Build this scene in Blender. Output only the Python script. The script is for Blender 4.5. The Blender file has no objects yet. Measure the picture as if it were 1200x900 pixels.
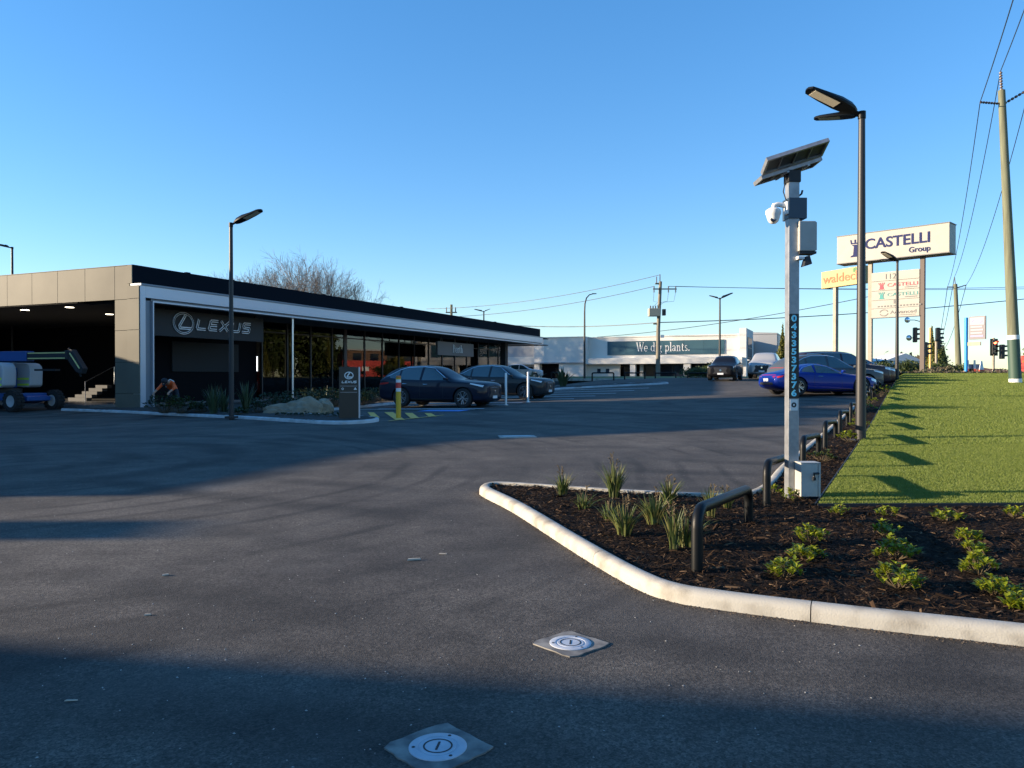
import bpy, bmesh, math, random
import numpy as np
from mathutils import Vector, Matrix
from mathutils.bvhtree import BVHTree
R = math.radians
random.seed(7); rng = np.random.default_rng(7)
scn = bpy.context.scene
col = scn.collection
# ---------------------------------------------------------------- camera, sky, sun, exposure
cam_d = bpy.data.cameras.new('camera'); cam = bpy.data.objects.new('camera', cam_d); col.objects.link(cam)
cam_d.sensor_fit = 'HORIZONTAL'; cam_d.sensor_width = 36.0; cam_d.lens = 27.0
cam_d.clip_start = 0.05; cam_d.clip_end = 6000
cam.location = (0, 0, 1.55); cam.rotation_euler = (R(90 - 0.446), 0, 0)
scn.camera = cam
SUN_EL = R(12.5)
SUN_DIR = Vector((-math.cos(SUN_EL), -0.03, math.sin(SUN_EL))).normalized()   # towards the sun
world = bpy.data.worlds.new('World'); scn.world = world; world.use_nodes = True
wn = world.node_tree; bg = wn.nodes['Background']
sky = wn.nodes.new('ShaderNodeTexSky'); sky.sky_type = 'NISHITA'; sky.sun_disc = False
sky.sun_elevation = SUN_EL; sky.sun_rotation = math.atan2(SUN_DIR.x, SUN_DIR.y)
sky.altitude = 0; sky.air_density = 1.0; sky.dust_density = 0.0; sky.ozone_density = 2.6
hs = wn.nodes.new('ShaderNodeHueSaturation'); hs.inputs['Saturation'].default_value = 1.42; tn = wn.nodes.new('ShaderNodeMix'); tn.data_type = 'RGBA'; tn.blend_type = 'MULTIPLY'; tn.inputs[0].default_value = 1.0; tn.inputs[7].default_value = (.90, .98, 1.16, 1)   # the photograph's cool white balance
nrm = wn.nodes.new('ShaderNodeVectorMath'); nrm.operation = 'SCALE'; nrm.inputs[3].default_value = .5; gm = wn.nodes.new('ShaderNodeGamma'); gm.inputs[1].default_value = .74; den = wn.nodes.new('ShaderNodeVectorMath'); den.operation = 'SCALE'; den.inputs[3].default_value = 2.0   # film-like response of the whole sky
wn.links.new(sky.outputs[0], nrm.inputs[0]); wn.links.new(nrm.outputs[0], gm.inputs[0]); wn.links.new(gm.outputs[0], den.inputs[0]); wn.links.new(den.outputs[0], hs.inputs['Color']); wn.links.new(hs.outputs[0], tn.inputs[6]); wn.links.new(tn.outputs[2], bg.inputs[0]); bg.inputs[1].default_value = 0.118
sun_d = bpy.data.lights.new('sun', 'SUN'); sun_d.energy = 5.0; sun_d.angle = R(0.53); sun_d.color = (1.0, 0.81, 0.58)
sun = bpy.data.objects.new('sun', sun_d); col.objects.link(sun); sun.location = (-30, 0, 40)
sun.rotation_euler = SUN_DIR.to_track_quat('Z', 'Y').to_euler()
vs = scn.view_settings; vs.view_transform = 'Standard'; vs.look = 'None'; vs.gamma = 1.0; vs.exposure = 1.30
vs.use_curve_mapping = False
# ---------------------------------------------------------------- ground form
def cl(a, b, t): return max(a, min(b, t))
def sm(a, b, t):
    t = cl(0, 1, (t - a) / (b - a)); return t * t * (3 - 2 * t)
def gz(x, y):
    z = cl(0, 52, y - 5) * cl(.002, .030, .0165 + .00105 * x)
    w = sm(57, 80, y); z = z * (1 - w) + 1.5 * w
    if y > 20:                        # level platform under the showroom
        v = (x + 16.3) * .9163 - (y - 33.7) * .4005; u = (x + 16.3) * .4005 + (y - 33.7) * .9163
        w = (1 - sm(4, 9, v)) * (1 - sm(44, 50, u)) * sm(-4, 0, u); z = z * (1 - w) + .16 * w
    return z
def lawn_x(y): return 3.4 + .527 * (y - 8.5)
def rail_x(y): return 1.4 + .527 * (y - 5.8)
def bedz(x, y):                       # planted strip and lawn rise gently above the asphalt
    e = .0165 * max(0, y - 18) * cl(0, 1, (x - rail_x(y) + .1) / 1.0)
    return gz(x, y) + .075 + e
def at(px, d): return (px - 600) / 900 * d
# ---------------------------------------------------------------- materials
MATS = {}
def nd(nt, t, **kw):
    n = nt.nodes.new(t)
    for k, v in kw.items(): setattr(n, k, v)
    return n
def mat(name, c, rough=.6, metal=0., c2=None, scale=8., detail=4., bump=0., bscale=None, island=None, spec=None, coat=0., emit=None, es=0., stretch=None, lo=.35, hi=.65):
    """principled material; c2 = second tone mixed in by noise; island = list of colours picked per loose piece"""
    if name in MATS: return MATS[name]
    m = bpy.data.materials.new(name); m.use_nodes = True; nt = m.node_tree; b = nt.nodes['Principled BSDF']
    b.inputs['Base Color'].default_value = (*c, 1); b.inputs['Roughness'].default_value = rough; b.inputs['Metallic'].default_value = metal
    if spec is not None: b.inputs['Specular IOR Level'].default_value = spec
    if coat: b.inputs['Coat Weight'].default_value = coat; b.inputs['Coat Roughness'].default_value = .04
    L = nt.links
    tc = nd(nt, 'ShaderNodeTexCoord'); vec = tc.outputs['Object']
    if stretch:
        mp = nd(nt, 'ShaderNodeMapping'); mp.inputs['Scale'].default_value = stretch; L.new(vec, mp.inputs[0]); vec = mp.outputs[0]
    if c2 is not None or bump:
        nz = nd(nt, 'ShaderNodeTexNoise'); nz.inputs['Scale'].default_value = scale; nz.inputs['Detail'].default_value = detail; L.new(vec, nz.inputs['Vector'])
    if c2 is not None:
        rp = nd(nt, 'ShaderNodeValToRGB'); rp.color_ramp.elements[0].position = lo; rp.color_ramp.elements[1].position = hi
        rp.color_ramp.elements[0].color = (*c, 1); rp.color_ramp.elements[1].color = (*c2, 1)
        L.new(nz.outputs[0], rp.inputs[0]); L.new(rp.outputs[0], b.inputs['Base Color'])
    if bump:
        nb = nz
        if bscale:
            nb = nd(nt, 'ShaderNodeTexNoise'); nb.inputs['Scale'].default_value = bscale; nb.inputs['Detail'].default_value = 3; L.new(vec, nb.inputs['Vector'])
        bp = nd(nt, 'ShaderNodeBump'); bp.inputs['Strength'].default_value = bump; bp.inputs['Distance'].default_value = .02
        L.new(nb.outputs[0], bp.inputs['Height']); L.new(bp.outputs[0], b.inputs['Normal'])
    if island:
        g = nd(nt, 'ShaderNodeNewGeometry'); rp = nd(nt, 'ShaderNodeValToRGB'); el = rp.color_ramp.elements
        while len(el) < len(island): el.new(.5)
        for i, cc in enumerate(island): el[i].position = i / max(1, len(island) - 1); el[i].color = (*cc, 1)
        L.new(g.outputs['Random Per Island'], rp.inputs[0]); L.new(rp.outputs[0], b.inputs['Base Color'])
    if emit: b.inputs['Emission Color'].default_value = (*emit, 1); b.inputs['Emission Strength'].default_value = es
    MATS[name] = m; return m
def leaf_mat(name, cols, rough=.5, trans=.25):
    m = mat(name, cols[0], rough, island=cols); nt = m.node_tree; b = nt.nodes['Principled BSDF']
    tr = nd(nt, 'ShaderNodeBsdfTranslucent'); mx = nd(nt, 'ShaderNodeMixShader'); mx.inputs[0].default_value = trans
    src = b.inputs['Base Color'].links[0].from_socket
    nt.links.new(src, tr.inputs[0]); nt.links.new(b.outputs[0], mx.inputs[1]); nt.links.new(tr.outputs[0], mx.inputs[2])
    nt.links.new(mx.outputs[0], nt.nodes['Material Output'].inputs[0]); return m
def glass_mat(name, tint, refl=1.0, rough=.0, ior=1.5, dark=.0):
    m = bpy.data.materials.new(name); m.use_nodes = True; nt = m.node_tree; nt.nodes.remove(nt.nodes['Principled BSDF'])
    t = nd(nt, 'ShaderNodeBsdfTransparent'); t.inputs[0].default_value = (*tint, 1)
    g = nd(nt, 'ShaderNodeBsdfGlossy'); g.inputs['Roughness'].default_value = rough; g.inputs[0].default_value = (refl, refl, refl, 1)
    f = nd(nt, 'ShaderNodeFresnel'); f.inputs[0].default_value = ior
    mx = nd(nt, 'ShaderNodeMixShader'); nt.links.new(f.outputs[0], mx.inputs[0]); nt.links.new(t.outputs[0], mx.inputs[1]); nt.links.new(g.outputs[0], mx.inputs[2])
    nt.links.new(mx.outputs[0], nt.nodes['Material Output'].inputs[0]); MATS[name] = m; return m
def asphalt_mat():
    m = bpy.data.materials.new('asphalt'); m.use_nodes = True; nt = m.node_tree; b = nt.nodes['Principled BSDF']; L = nt.links
    tc = nd(nt, 'ShaderNodeTexCoord')
    def noise(s, d=4, r=.55, st=None):
        v = tc.outputs['Object']
        if st:
            mp = nd(nt, 'ShaderNodeMapping'); mp.inputs['Scale'].default_value = st[:3]; mp.inputs['Rotation'].default_value = (0, 0, st[3]); L.new(v, mp.inputs[0]); v = mp.outputs[0]
        n = nd(nt, 'ShaderNodeTexNoise'); n.inputs['Scale'].default_value = s; n.inputs['Detail'].default_value = d; n.inputs['Roughness'].default_value = r; L.new(v, n.inputs['Vector']); return n.outputs[0]
    def ramp(src, p0, c0, p1, c1):
        r = nd(nt, 'ShaderNodeValToRGB'); e = r.color_ramp.elements; e[0].position = p0; e[1].position = p1
        e[0].color = (c0, c0, c0, 1) if not isinstance(c0, tuple) else (*c0, 1); e[1].color = (c1, c1, c1, 1) if not isinstance(c1, tuple) else (*c1, 1)
        L.new(src, r.inputs[0]); return r.outputs[0]
    def mix(a, bb, f, mode='MULTIPLY'):
        x = nd(nt, 'ShaderNodeMix', data_type='RGBA', blend_type=mode)
        if isinstance(f, float): x.inputs[0].default_value = f
        else: L.new(f, x.inputs[0])
        L.new(a, x.inputs[6])
        if isinstance(bb, tuple): x.inputs[7].default_value = (*bb, 1)
        else: L.new(bb, x.inputs[7])
        return x.outputs[2]
    base = ramp(noise(.35, 5, .6), .3, (.040, .034, .029), .72, (.104, .090, .074))
    blotch = ramp(noise(1.7, 6, .65), .25, .62, .75, 1.30); c = mix(base, blotch, 1.0)
    # sweeping curved roller and tyre marks: rings about a point off to the left of the drive
    def rings(cx, cy, sc, dist, lo, hi, amt):
        mp = nd(nt, 'ShaderNodeMapping'); mp.inputs['Location'].default_value = (-cx, -cy, 0); L.new(tc.outputs['Object'], mp.inputs[0])
        w = nd(nt, 'ShaderNodeTexWave', wave_type='RINGS', rings_direction='Z'); w.inputs['Scale'].default_value = sc; w.inputs['Distortion'].default_value = dist; w.inputs['Detail'].default_value = 4; w.inputs['Detail Scale'].default_value = .6
        L.new(mp.outputs[0], w.inputs['Vector']); return ramp(w.outputs[0], lo, amt, hi, 1.0)
    patch = ramp(noise(.22, 3), .42, 0., .62, 1.)
    c = mix(c, rings(-9, 13.5, .17, 2.2, .0, .5, .42), patch); c = mix(c, rings(-8, 12.5, .50, 3, .0, .22, .55), ramp(noise(.4, 3, .5, (1, 1, 1, 2.)), .45, 0., .6, 1.))
    c = mix(c, rings(9, 30, .21, 2.2, .0, .4, .5), ramp(noise(.3, 2, .5, (1, 1, 1, .7)), .45, 0., .6, .9))
    c = mix(c, ramp(noise(1.1, 5, .6, (.22, 2.0, 1, .35)), .35, .86, .68, 1.16), .8)
    v = nd(nt, 'ShaderNodeTexVoronoi'); v.inputs['Scale'].default_value = 130; L.new(tc.outputs['Object'], v.inputs['Vector'])
    v3 = nd(nt, 'ShaderNodeTexVoronoi'); v3.inputs['Scale'].default_value = 62; L.new(tc.outputs['Object'], v3.inputs['Vector']); c = mix(c, ramp(v3.outputs['Color'], .0, .42, 1., 1.7), .8); sp = ramp(v.outputs['Color'], .0, .4, 1., 1.8); c = mix(c, sp, .85); c = mix(c, ramp(noise(75, 2, .5), .34, .55, .46, 1.), .8)
    v2 = nd(nt, 'ShaderNodeTexVoronoi'); v2.inputs['Scale'].default_value = 42; L.new(tc.outputs['Object'], v2.inputs['Vector'])
    spk = ramp(v2.outputs['Distance'], .05, 1., .09, 0.)
    rare = ramp(noise(5.5, 3), .58, 0., .66, .65); f = nd(nt, 'ShaderNodeMath', operation='MULTIPLY'); L.new(spk, f.inputs[0]); L.new(rare, f.inputs[1])
    c = mix(c, (.20, .19, .175), f.outputs[0], 'MIX')
    dk = ramp(noise(.9, 7, .7), .60, 0., .78, .4); c = mix(c, (.021, .020, .021), dk, 'MIX')
    dust = ramp(noise(.55, 6, .62, (1, 1, 1, 1.1)), .52, 0., .75, .30); c = mix(c, (.13, .122, .11), dust, 'MIX')
    sc = ramp(noise(1.9, 8, .75, (1, 1.6, 1, .3)), .665, 0., .74, .55); c = mix(c, (.26, .25, .23), sc, 'MIX')
    L.new(c, b.inputs['Base Color'])
    b.inputs['Roughness'].default_value = .82; b.inputs['Specular IOR Level'].default_value = .35
    bp = nd(nt, 'ShaderNodeBump'); bp.inputs['Strength'].default_value = .4; bp.inputs['Distance'].default_value = .005; L.new(v.outputs['Distance'], bp.inputs['Height'])
    bp2 = nd(nt, 'ShaderNodeBump'); bp2.inputs['Strength'].default_value = .10; bp2.inputs['Distance'].default_value = .02; L.new(noise(1.5, 3, .5), bp2.inputs['Height']); L.new(bp.outputs[0], bp2.inputs['Normal'])
    L.new(bp2.outputs[0], b.inputs['Normal']); MATS['asphalt'] = m; return m
asphalt_mat()
M = MATS
mat('earth', (.10, .085, .06), .95, c2=(.08, .10, .04), scale=.2)
mat('kerb', (.40, .38, .33), .8, c2=(.20, .18, .145), scale=4.5, detail=10, bump=.15, bscale=90, lo=.46, hi=.74)
mat('kerb_blue', (.52, .53, .53), .8, c2=(.38, .38, .37), scale=3, detail=7)
mat('mulch_base', (.006, .004, .003), .95, spec=.1, c2=(.018, .011, .007), scale=28, bump=.9, bscale=34)
mat('mulch', (.03, .02, .015), .9, spec=.1, island=[(.006, .004, .003), (.014, .009, .006), (.030, .018, .011), (.075, .045, .026), (.010, .006, .004), (.16, .105, .062)])
mat('soil_dark', (.020, .018, .016), .95, c2=(.04, .034, .028), scale=9, bump=.6, bscale=18)
m_ = mat('turf', (.085, .13, .016), .85, c2=(.13, .18, .030), scale=2.2, detail=9, bump=.3, bscale=120, spec=.15)
leaf_mat('blade', [(.11, .155, .018), (.175, .225, .034), (.145, .19, .024), (.24, .275, .06), (.12, .17, .02)], .6, .3)
mat('verge', (.10, .12, .03), .9, c2=(.19, .17, .06), scale=.8, detail=8, bump=.5, bscale=20)
mat('white_line', (.78, .78, .76), .7, c2=(.60, .60, .58), scale=6, detail=8)
mat('yellow_line', (.90, .50, .09), .7, c2=(.70, .40, .08), scale=6, detail=8)
mat('blue_line', (.10, .27, .60), .7)
mat('concrete', (.42, .40, .36), .85, c2=(.30, .285, .26), scale=5, detail=8, bump=.2, bscale=50)
mat('galv', (.36, .37, .385), .45, .6, c2=(.26, .27, .285), scale=9, detail=5)
mat('black_metal', (.004, .005, .006), .45, .0, spec=.22)
mat('black_matt', (.015, .016, .019), .6)
mat('pole_grey', (.022, .022, .024), .45, .0, spec=.4)
mat('white_paint', (.72, .72, .70), .45)
mat('off_white', (.42, .41, .38), .5, c2=(.37, .36, .33), scale=6)
mat('steel', (.62, .64, .66), .3, .9)
mat('chrome', (.75, .76, .78), .12, 1.0)
mat('rubber', (.014, .014, .015), .8)
mat('dark_trim', (.018, .018, .020), .5)
mat('car_glass', (.028, .052, .056), .03, spec=1.0).node_tree.nodes['Principled BSDF'].inputs['IOR'].default_value = 1.6
mat('rim', (.36, .37, .39), .25, .9)
mat('rim_dark', (.08, .08, .085), .3, .8)
mat('lamp_clear', (.55, .58, .62), .08, .3, spec=.9)
mat('lamp_red', (.35, .012, .012), .12)
mat('plate', (.70, .71, .72), .4)
mat('panel_cream', (.16, .15, .118), .55, .0, c2=(.115, .108, .086), scale=.35, spec=.10)
mat('panel_dark', (.005, .009, .015), .75, 0., spec=.05)
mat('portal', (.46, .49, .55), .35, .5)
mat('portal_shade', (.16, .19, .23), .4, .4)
mat('sign_board', (.020, .022, .026), .5, spec=.3)
mat('sign_silver', (.74, .77, .82), .4, .3)
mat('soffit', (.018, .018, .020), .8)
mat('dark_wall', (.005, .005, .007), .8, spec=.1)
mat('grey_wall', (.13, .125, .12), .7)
mat('timber_wall', (.30, .21, .11), .6)
mat('floor_tile', (.12, .12, .12), .25)
mat('downlight', (.8, .8, .8), .5, emit=(1, .86, .66), es=4)
mat('lightbox', (.8, .8, .8), .5, emit=(.9, .95, 1), es=1.2)
mat('mullion', (.012, .012, .014), .4)
glass_mat('glass', (.50, .56, .58), .95)
glass_mat('house_glass', (.25, .28, .30), .9)
# ---------------------------------------------------------------- mesh helpers
def tag(o, label=None, cat=None, group=None, kind=None):
    if label: o['label'] = label
    if cat: o['category'] = cat
    if group: o['group'] = group
    if kind: o['kind'] = kind
    return o
def empty(name, loc=(0, 0, 0), rz=0., label=None, cat=None, group=None, kind=None):
    o = bpy.data.objects.new(name, None); col.objects.link(o); o.location = loc; o.rotation_euler = (0, 0, rz)
    o.empty_display_size = .1
    return tag(o, label, cat, group, kind)
def link(name, me, parent=None, loc=(0, 0, 0), rot=(0, 0, 0)):
    o = bpy.data.objects.new(name, me); col.objects.link(o); o.location = loc; o.rotation_euler = rot
    if parent: o.parent = parent
    return o
def copy_tree(o, parent=None):
    c = o.copy(); col.objects.link(c); c.parent = parent
    for ch in [x for x in o.children if x is not c]: copy_tree(ch, c)
    return c
class MB:
    def __init__(s): s.v = []; s.f = []; s.m = []
    def add(s, vs, fs, mi=0):
        n = len(s.v); s.v += [tuple(v) for v in vs]
        for f in fs: s.f.append(tuple(i + n for i in f)); s.m.append(mi)
        return s
    def box(s, a, b, mi=0):
        (x0, y0, z0), (x1, y1, z1) = a, b
        return s.add([(x0, y0, z0), (x1, y0, z0), (x1, y1, z0), (x0, y1, z0), (x0, y0, z1), (x1, y0, z1), (x1, y1, z1), (x0, y1, z1)],
                     [(0, 3, 2, 1), (4, 5, 6, 7), (0, 1, 5, 4), (1, 2, 6, 5), (2, 3, 7, 6), (3, 0, 4, 7)], mi)
    def tube(s, pts, r, n=10, mi=0, cap=True):
        pts = [Vector(p) for p in pts]; k = len(pts); rs = r if isinstance(r, (list, tuple)) else [r] * k
        ring = []; up = None
        for i, p in enumerate(pts):
            t = (pts[min(i + 1, k - 1)] - pts[max(i - 1, 0)]).normalized()
            if up is None: up = Vector((0, 0, 1)) if abs(t.z) < .9 else Vector((1, 0, 0))
            a = t.cross(up)
            if a.length < 1e-4: a = t.orthogonal()
            a.normalize(); b = a.cross(t).normalized(); up = b
            ring.append([p + (a * math.cos(q) + b * math.sin(q)) * rs[i] for q in [2 * math.pi * j / n for j in range(n)]])
        vs = [v for rr in ring for v in rr]
        fs = [(i * n + j, i * n + (j + 1) % n, (i + 1) * n + (j + 1) % n, (i + 1) * n + j) for i in range(k - 1) for j in range(n)]
        if cap: fs += [tuple(range(n))[::-1], tuple((k - 1) * n + j for j in range(n))]
        return s.add(vs, fs, mi)
    def lathe(s, prof, n=24, c=(0, 0, 0), mi=0, axis='Z', ring=False):
        vs = []
        for (r, z) in prof:
            for j in range(n):
                a = 2 * math.pi * j / n; x, y = r * math.cos(a), r * math.sin(a)
                p = (x, y, z) if axis == 'Z' else ((x, z, y) if axis == 'Y' else (z, x, y))
                vs.append((p[0] + c[0], p[1] + c[1], p[2] + c[2]))
        k = len(prof)
        fs = [(i * n + j, i * n + (j + 1) % n, (i + 1) * n + (j + 1) % n, (i + 1) * n + j) for i in range(k - 1) for j in range(n)]
        if ring: return s.add(vs, fs + [((k - 1) * n + j, (k - 1) * n + (j + 1) % n, (j + 1) % n, j) for j in range(n)], mi)
        if prof[0][0] > 1e-5: fs.append(tuple(range(n))[::-1])
        if prof[-1][0] > 1e-5: fs.append(tuple((k - 1) * n + j for j in range(n)))
        return s.add(vs, fs, mi)
    def prism(s, poly, f0, f1, mi=0):
        """poly: 2-D outline; f0/f1 map (a,b) to the two faces"""
        n = len(poly); vs = [f0(*p) for p in poly] + [f1(*p) for p in poly]
        return s.add(vs, [tuple(range(n))[::-1], tuple(range(n, 2 * n))] + [(i, (i + 1) % n, n + (i + 1) % n, n + i) for i in range(n)], mi)
    def stroke(s, pts, w, d=.02, y=0., mi=0):
        """flat ribbon letter stroke in local XZ, front towards -Y"""
        P = [Vector((a, b)) for a, b in pts]; k = len(P); lft = []; rgt = []
        closed = (P[0] - P[-1]).length < 1e-6
        for i, p in enumerate(P):
            a = (P[i] - P[i - 1]) if i else ((P[0] - P[-2]) if closed else P[1] - P[0])
            b = (P[i + 1] - P[i]) if i < k - 1 else ((P[1] - P[0]) if closed else a)
            a = a.normalized(); b = b.normalized(); na = Vector((-a.y, a.x)); nb = Vector((-b.y, b.x)); m = (na + nb)
            if m.length < .3: m = na
            m.normalize(); q = w / 2 / max(.45, m.dot(na)); lft.append(p + m * q); rgt.append(p - m * q)
        vs = [(a.x, y, a.y) for a in lft] + [(a.x, y, a.y) for a in rgt] + [(a.x, y + d, a.y) for a in lft] + [(a.x, y + d, a.y) for a in rgt]
        fs = []
        for i in range(k - 1):
            fs += [(i, i + 1, k + i + 1, k + i), (2 * k + i, 3 * k + i, 3 * k + i + 1, 2 * k + i + 1), (i, 2 * k + i, 2 * k + i + 1, i + 1), (k + i, k + i + 1, 3 * k + i + 1, 3 * k + i)]
        return s.add(vs, fs, mi)
    def mesh(s, name, mats, smooth=False, bevel=0., seg=2, fix=True):
        me = bpy.data.meshes.new(name); me.from_pydata(s.v, [], s.f)
        for m in (mats if isinstance(mats, (list, tuple)) else [mats]): me.materials.append(M[m] if isinstance(m, str) else m)
        me.polygons.foreach_set('material_index', s.m)
        if bevel or fix:
            bm = bmesh.new(); bm.from_mesh(me)
            if bevel: bmesh.ops.bevel(bm, geom=[e for e in bm.edges if len(e.link_faces) == 2 and e.calc_face_angle(0) > .5], offset=bevel, segments=seg, affect='EDGES', profile=.6, clamp_overlap=True)
            if fix: bmesh.ops.recalc_face_normals(bm, faces=bm.faces)
            bm.to_mesh(me); bm.free()
        if smooth:
            me.polygons.foreach_set('use_smooth', [True] * len(me.polygons))
            if smooth != 'all': me.set_sharp_from_angle(angle=R(40))
        me.update(); return me
    def build(s, name, mats, parent=None, loc=(0, 0, 0), rot=(0, 0, 0), **kw):
        return link(name, s.mesh(name, mats, **kw), parent, loc, rot)
def np_mesh(name, V, Fc, m, smooth=False):
    me = bpy.data.meshes.new(name); V = np.asarray(V, np.float32); Fc = np.asarray(Fc, np.int32); k = Fc.shape[1]
    me.vertices.add(len(V)); me.vertices.foreach_set('co', V.ravel()); me.loops.add(Fc.size); me.loops.foreach_set('vertex_index', Fc.ravel())
    me.polygons.add(len(Fc)); me.polygons.foreach_set('loop_start', np.arange(0, Fc.size, k, dtype=np.int32))
    me.update(calc_edges=True); me.materials.append(M[m] if isinstance(m, str) else m)
    if smooth: me.polygons.foreach_set('use_smooth', [True] * len(Fc))
    return me
def grid_mesh(name, xs, ys, zf, m):
    nx, ny = len(xs), len(ys); V = [(x, y, zf(x, y)) for y in ys for x in xs]
    Fc = [(j * nx + i, j * nx + i + 1, (j + 1) * nx + i + 1, (j + 1) * nx + i) for j in range(ny - 1) for i in range(nx - 1)]
    return np_mesh(name, V, Fc, m, True)
def sheet(name, quad, zf, m, nu=8, nv=2, lift=.012):
    """ground-hugging four-cornered sheet"""
    a, b, c, d = [np.array(q, float) for q in quad]; V = []
    for j in range(nv + 1):
        for i in range(nu + 1):
            s_, t = i / nu, j / nv; p = (a * (1 - s_) + b * s_) * (1 - t) + (d * (1 - s_) + c * s_) * t; V.append((p[0], p[1], zf(p[0], p[1]) + lift))
    Fc = [(j * (nu + 1) + i, j * (nu + 1) + i + 1, (j + 1) * (nu + 1) + i + 1, (j + 1) * (nu + 1) + i) for j in range(nv) for i in range(nu)]
    return np_mesh(name, V, Fc, m)
def text_mesh(txt, size, m, depth=.01, align='LEFT', bold=0., sx=1.0, shear=0.):
    cu = bpy.data.curves.new('lettering', 'FONT'); cu.body = txt; cu.size = size; cu.extrude = depth; cu.align_x = align; cu.offset = bold; cu.shear = shear; cu.resolution_u = 4
    o = bpy.data.objects.new('t', cu); col.objects.link(o)
    dg = bpy.context.evaluated_depsgraph_get(); me = bpy.data.meshes.new_from_object(o.evaluated_get(dg)); me.name = 'lettering'
    bpy.data.objects.remove(o); bpy.data.curves.remove(cu)
    me.transform(Matrix(((sx, 0, 0, 0), (0, 0, -1, 0), (0, 1, 0, 0), (0, 0, 0, 1))))       # stands in XZ, front towards -Y
    me.materials.clear(); me.materials.append(M[m]); return me
def in_poly(poly, X, Y):
    res = np.zeros(X.shape, bool); n = len(poly); j = n - 1
    for i in range(n):
        xi, yi = poly[i]; xj, yj = poly[j]
        c = ((yi > Y) != (yj > Y)) & (X < (xj - xi) * (Y - yi) / (yj - yi + 1e-12) + xi); res ^= c; j = i
    return res
def smooth_line(pts, step=.12):
    """Catmull-Rom through pts, resampled evenly"""
    P = [np.array(p, float) for p in pts]; P = [2 * P[0] - P[1]] + P + [2 * P[-1] - P[-2]]; out = []
    for i in range(1, len(P) - 2):
        p0, p1, p2, p3 = P[i - 1:i + 3]; n = max(2, int(np.linalg.norm(p2 - p1) / .03))
        for k in range(n):
            t = k / n; out.append(.5 * ((2 * p1) + (-p0 + p2) * t + (2 * p0 - 5 * p1 + 4 * p2 - p3) * t * t + (-p0 + 3 * p1 - 3 * p2 + p3) * t ** 3))
    out.append(P[-2]); out = np.array(out); s = np.concatenate([[0], np.cumsum(np.linalg.norm(np.diff(out, axis=0), axis=1))])
    q = np.linspace(0, s[-1], max(2, int(s[-1] / step) + 1)); return np.stack([np.interp(q, s, out[:, 0]), np.interp(q, s, out[:, 1])], 1), s[-1]
KPROF = [(0, -.05), (.004, .058), (.014, .082), (.034, .098), (.060, .106), (.108, .107), (.124, .101), (.13, .07), (.13, -.05)]
def kerb(name, pts, side, m='kerb', seg=2.0, label=None, prof=KPROF):
    """rounded kerb swept along a line (road side first); each piece between joints is its own stone"""
    root = empty(name, kind='structure'); P, L = smooth_line(pts, .10); n = len(P); T = np.gradient(P, axis=0); T /= np.linalg.norm(T, axis=1)[:, None]
    N = np.stack([-T[:, 1], T[:, 0]], 1) * side; per = max(2, int(seg / .10)); i = 0
    while i < n - 1:
        j = min(n - 1, i + per)
        if n - 1 - j < per * .3: j = n - 1
        mb = MB(); vs = []; idx = list(range(i, j + 1)); k = len(prof)
        jit = random.uniform(-.004, .004)
        for q in idx:
            p = P[q].copy()
            if q == i and i > 0: p += T[q] * .0035
            if q == j and j < n - 1: p -= T[q] * .0035
            z = gz(*p)
            for (o, h) in prof: w = p + N[q] * (o + jit); vs.append((w[0], w[1], z + h))
        fs = [(a * k + b, a * k + b + 1, (a + 1) * k + b + 1, (a + 1) * k + b) for a in range(len(idx) - 1) for b in range(k - 1)]
        fs += [tuple(range(k)), tuple((len(idx) - 1) * k + b for b in range(k))[::-1]]
        mb.add(vs, fs).build('kerb_stone', m, root, smooth=True); i = j
    return root
# ---------------------------------------------------------------- setting: ground, car park, kerbs, beds, lawn
UX, UY = .4005, .9163; VX, VY = .9163, -.4005; BX, BY = -16.3, 33.7; SITE = math.atan2(VY, VX)
def site(v, u): return (BX + v * VX + u * UX, BY + v * VY + u * UY)
far = [-3000, -1500, -700, -350, -200, -120, -80, -60, -45, -30, -20, -10, 0, 10, 20, 30, 45, 60, 80, 120, 200, 350, 700, 1500, 3000]
g_ = link('ground', grid_mesh('ground', far, [-3000, -1000, -300, -100, -50, -25, -10, 0, 5, 10, 15, 20, 25, 30, 35, 40, 45, 50, 57, 61, 65, 70, 75, 80, 95, 120, 200, 400, 900, 3000], lambda x, y: gz(x, y) - .25, 'earth')); tag(g_, kind='structure')
cp = link('car_park', grid_mesh('car_park', np.arange(-60, 62.1, .36), np.arange(-21, 78.1, .36), gz, 'asphalt')); tag(cp, kind='structure')
# main island and strip kerb (travels down the lot side, round the tip, along the drive)
lotk = [(rail_x(y) - .42, y) for y in (47, 40, 32, 24, 18, 14, 11.6)]
K1 = lotk + [(3.35, 10.15), (2.95, 9.45), (2.62, 9.17), (2.15, 9.22), (1.2, 9.55), (.3, 9.98), (-.12, 10.14), (-.33, 10.10), (-.41, 9.88), (-.37, 9.55), (.02, 8.46), (.56, 6.62), (.88, 5.66), (1.09, 5.30), (1.37, 5.12), (1.66, 4.98), (2.18, 4.74), (2.95, 4.42), (5, 3.55), (9, 1.9), (13, .3)]
kerb('kerb', K1, 1)
K2 = [(-19.6, 33.35), (-18.4, 32.8), (-15.6, 31.3), (-12.8, 29.4), (-10.4, 27.4), (-8.54, 25.6), (-6.2, 23.2), (-5.2, 22.45), (-4.5, 22.5), (-4.1, 23.1), (-4.15, 23.9), (-4.6, 24.7), (-5.5, 25.7), (-7.0, 27.1), (-8.2, 28.1)]
kerb('kerb', K2, 1, 'kerb_blue', 2.4)
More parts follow.
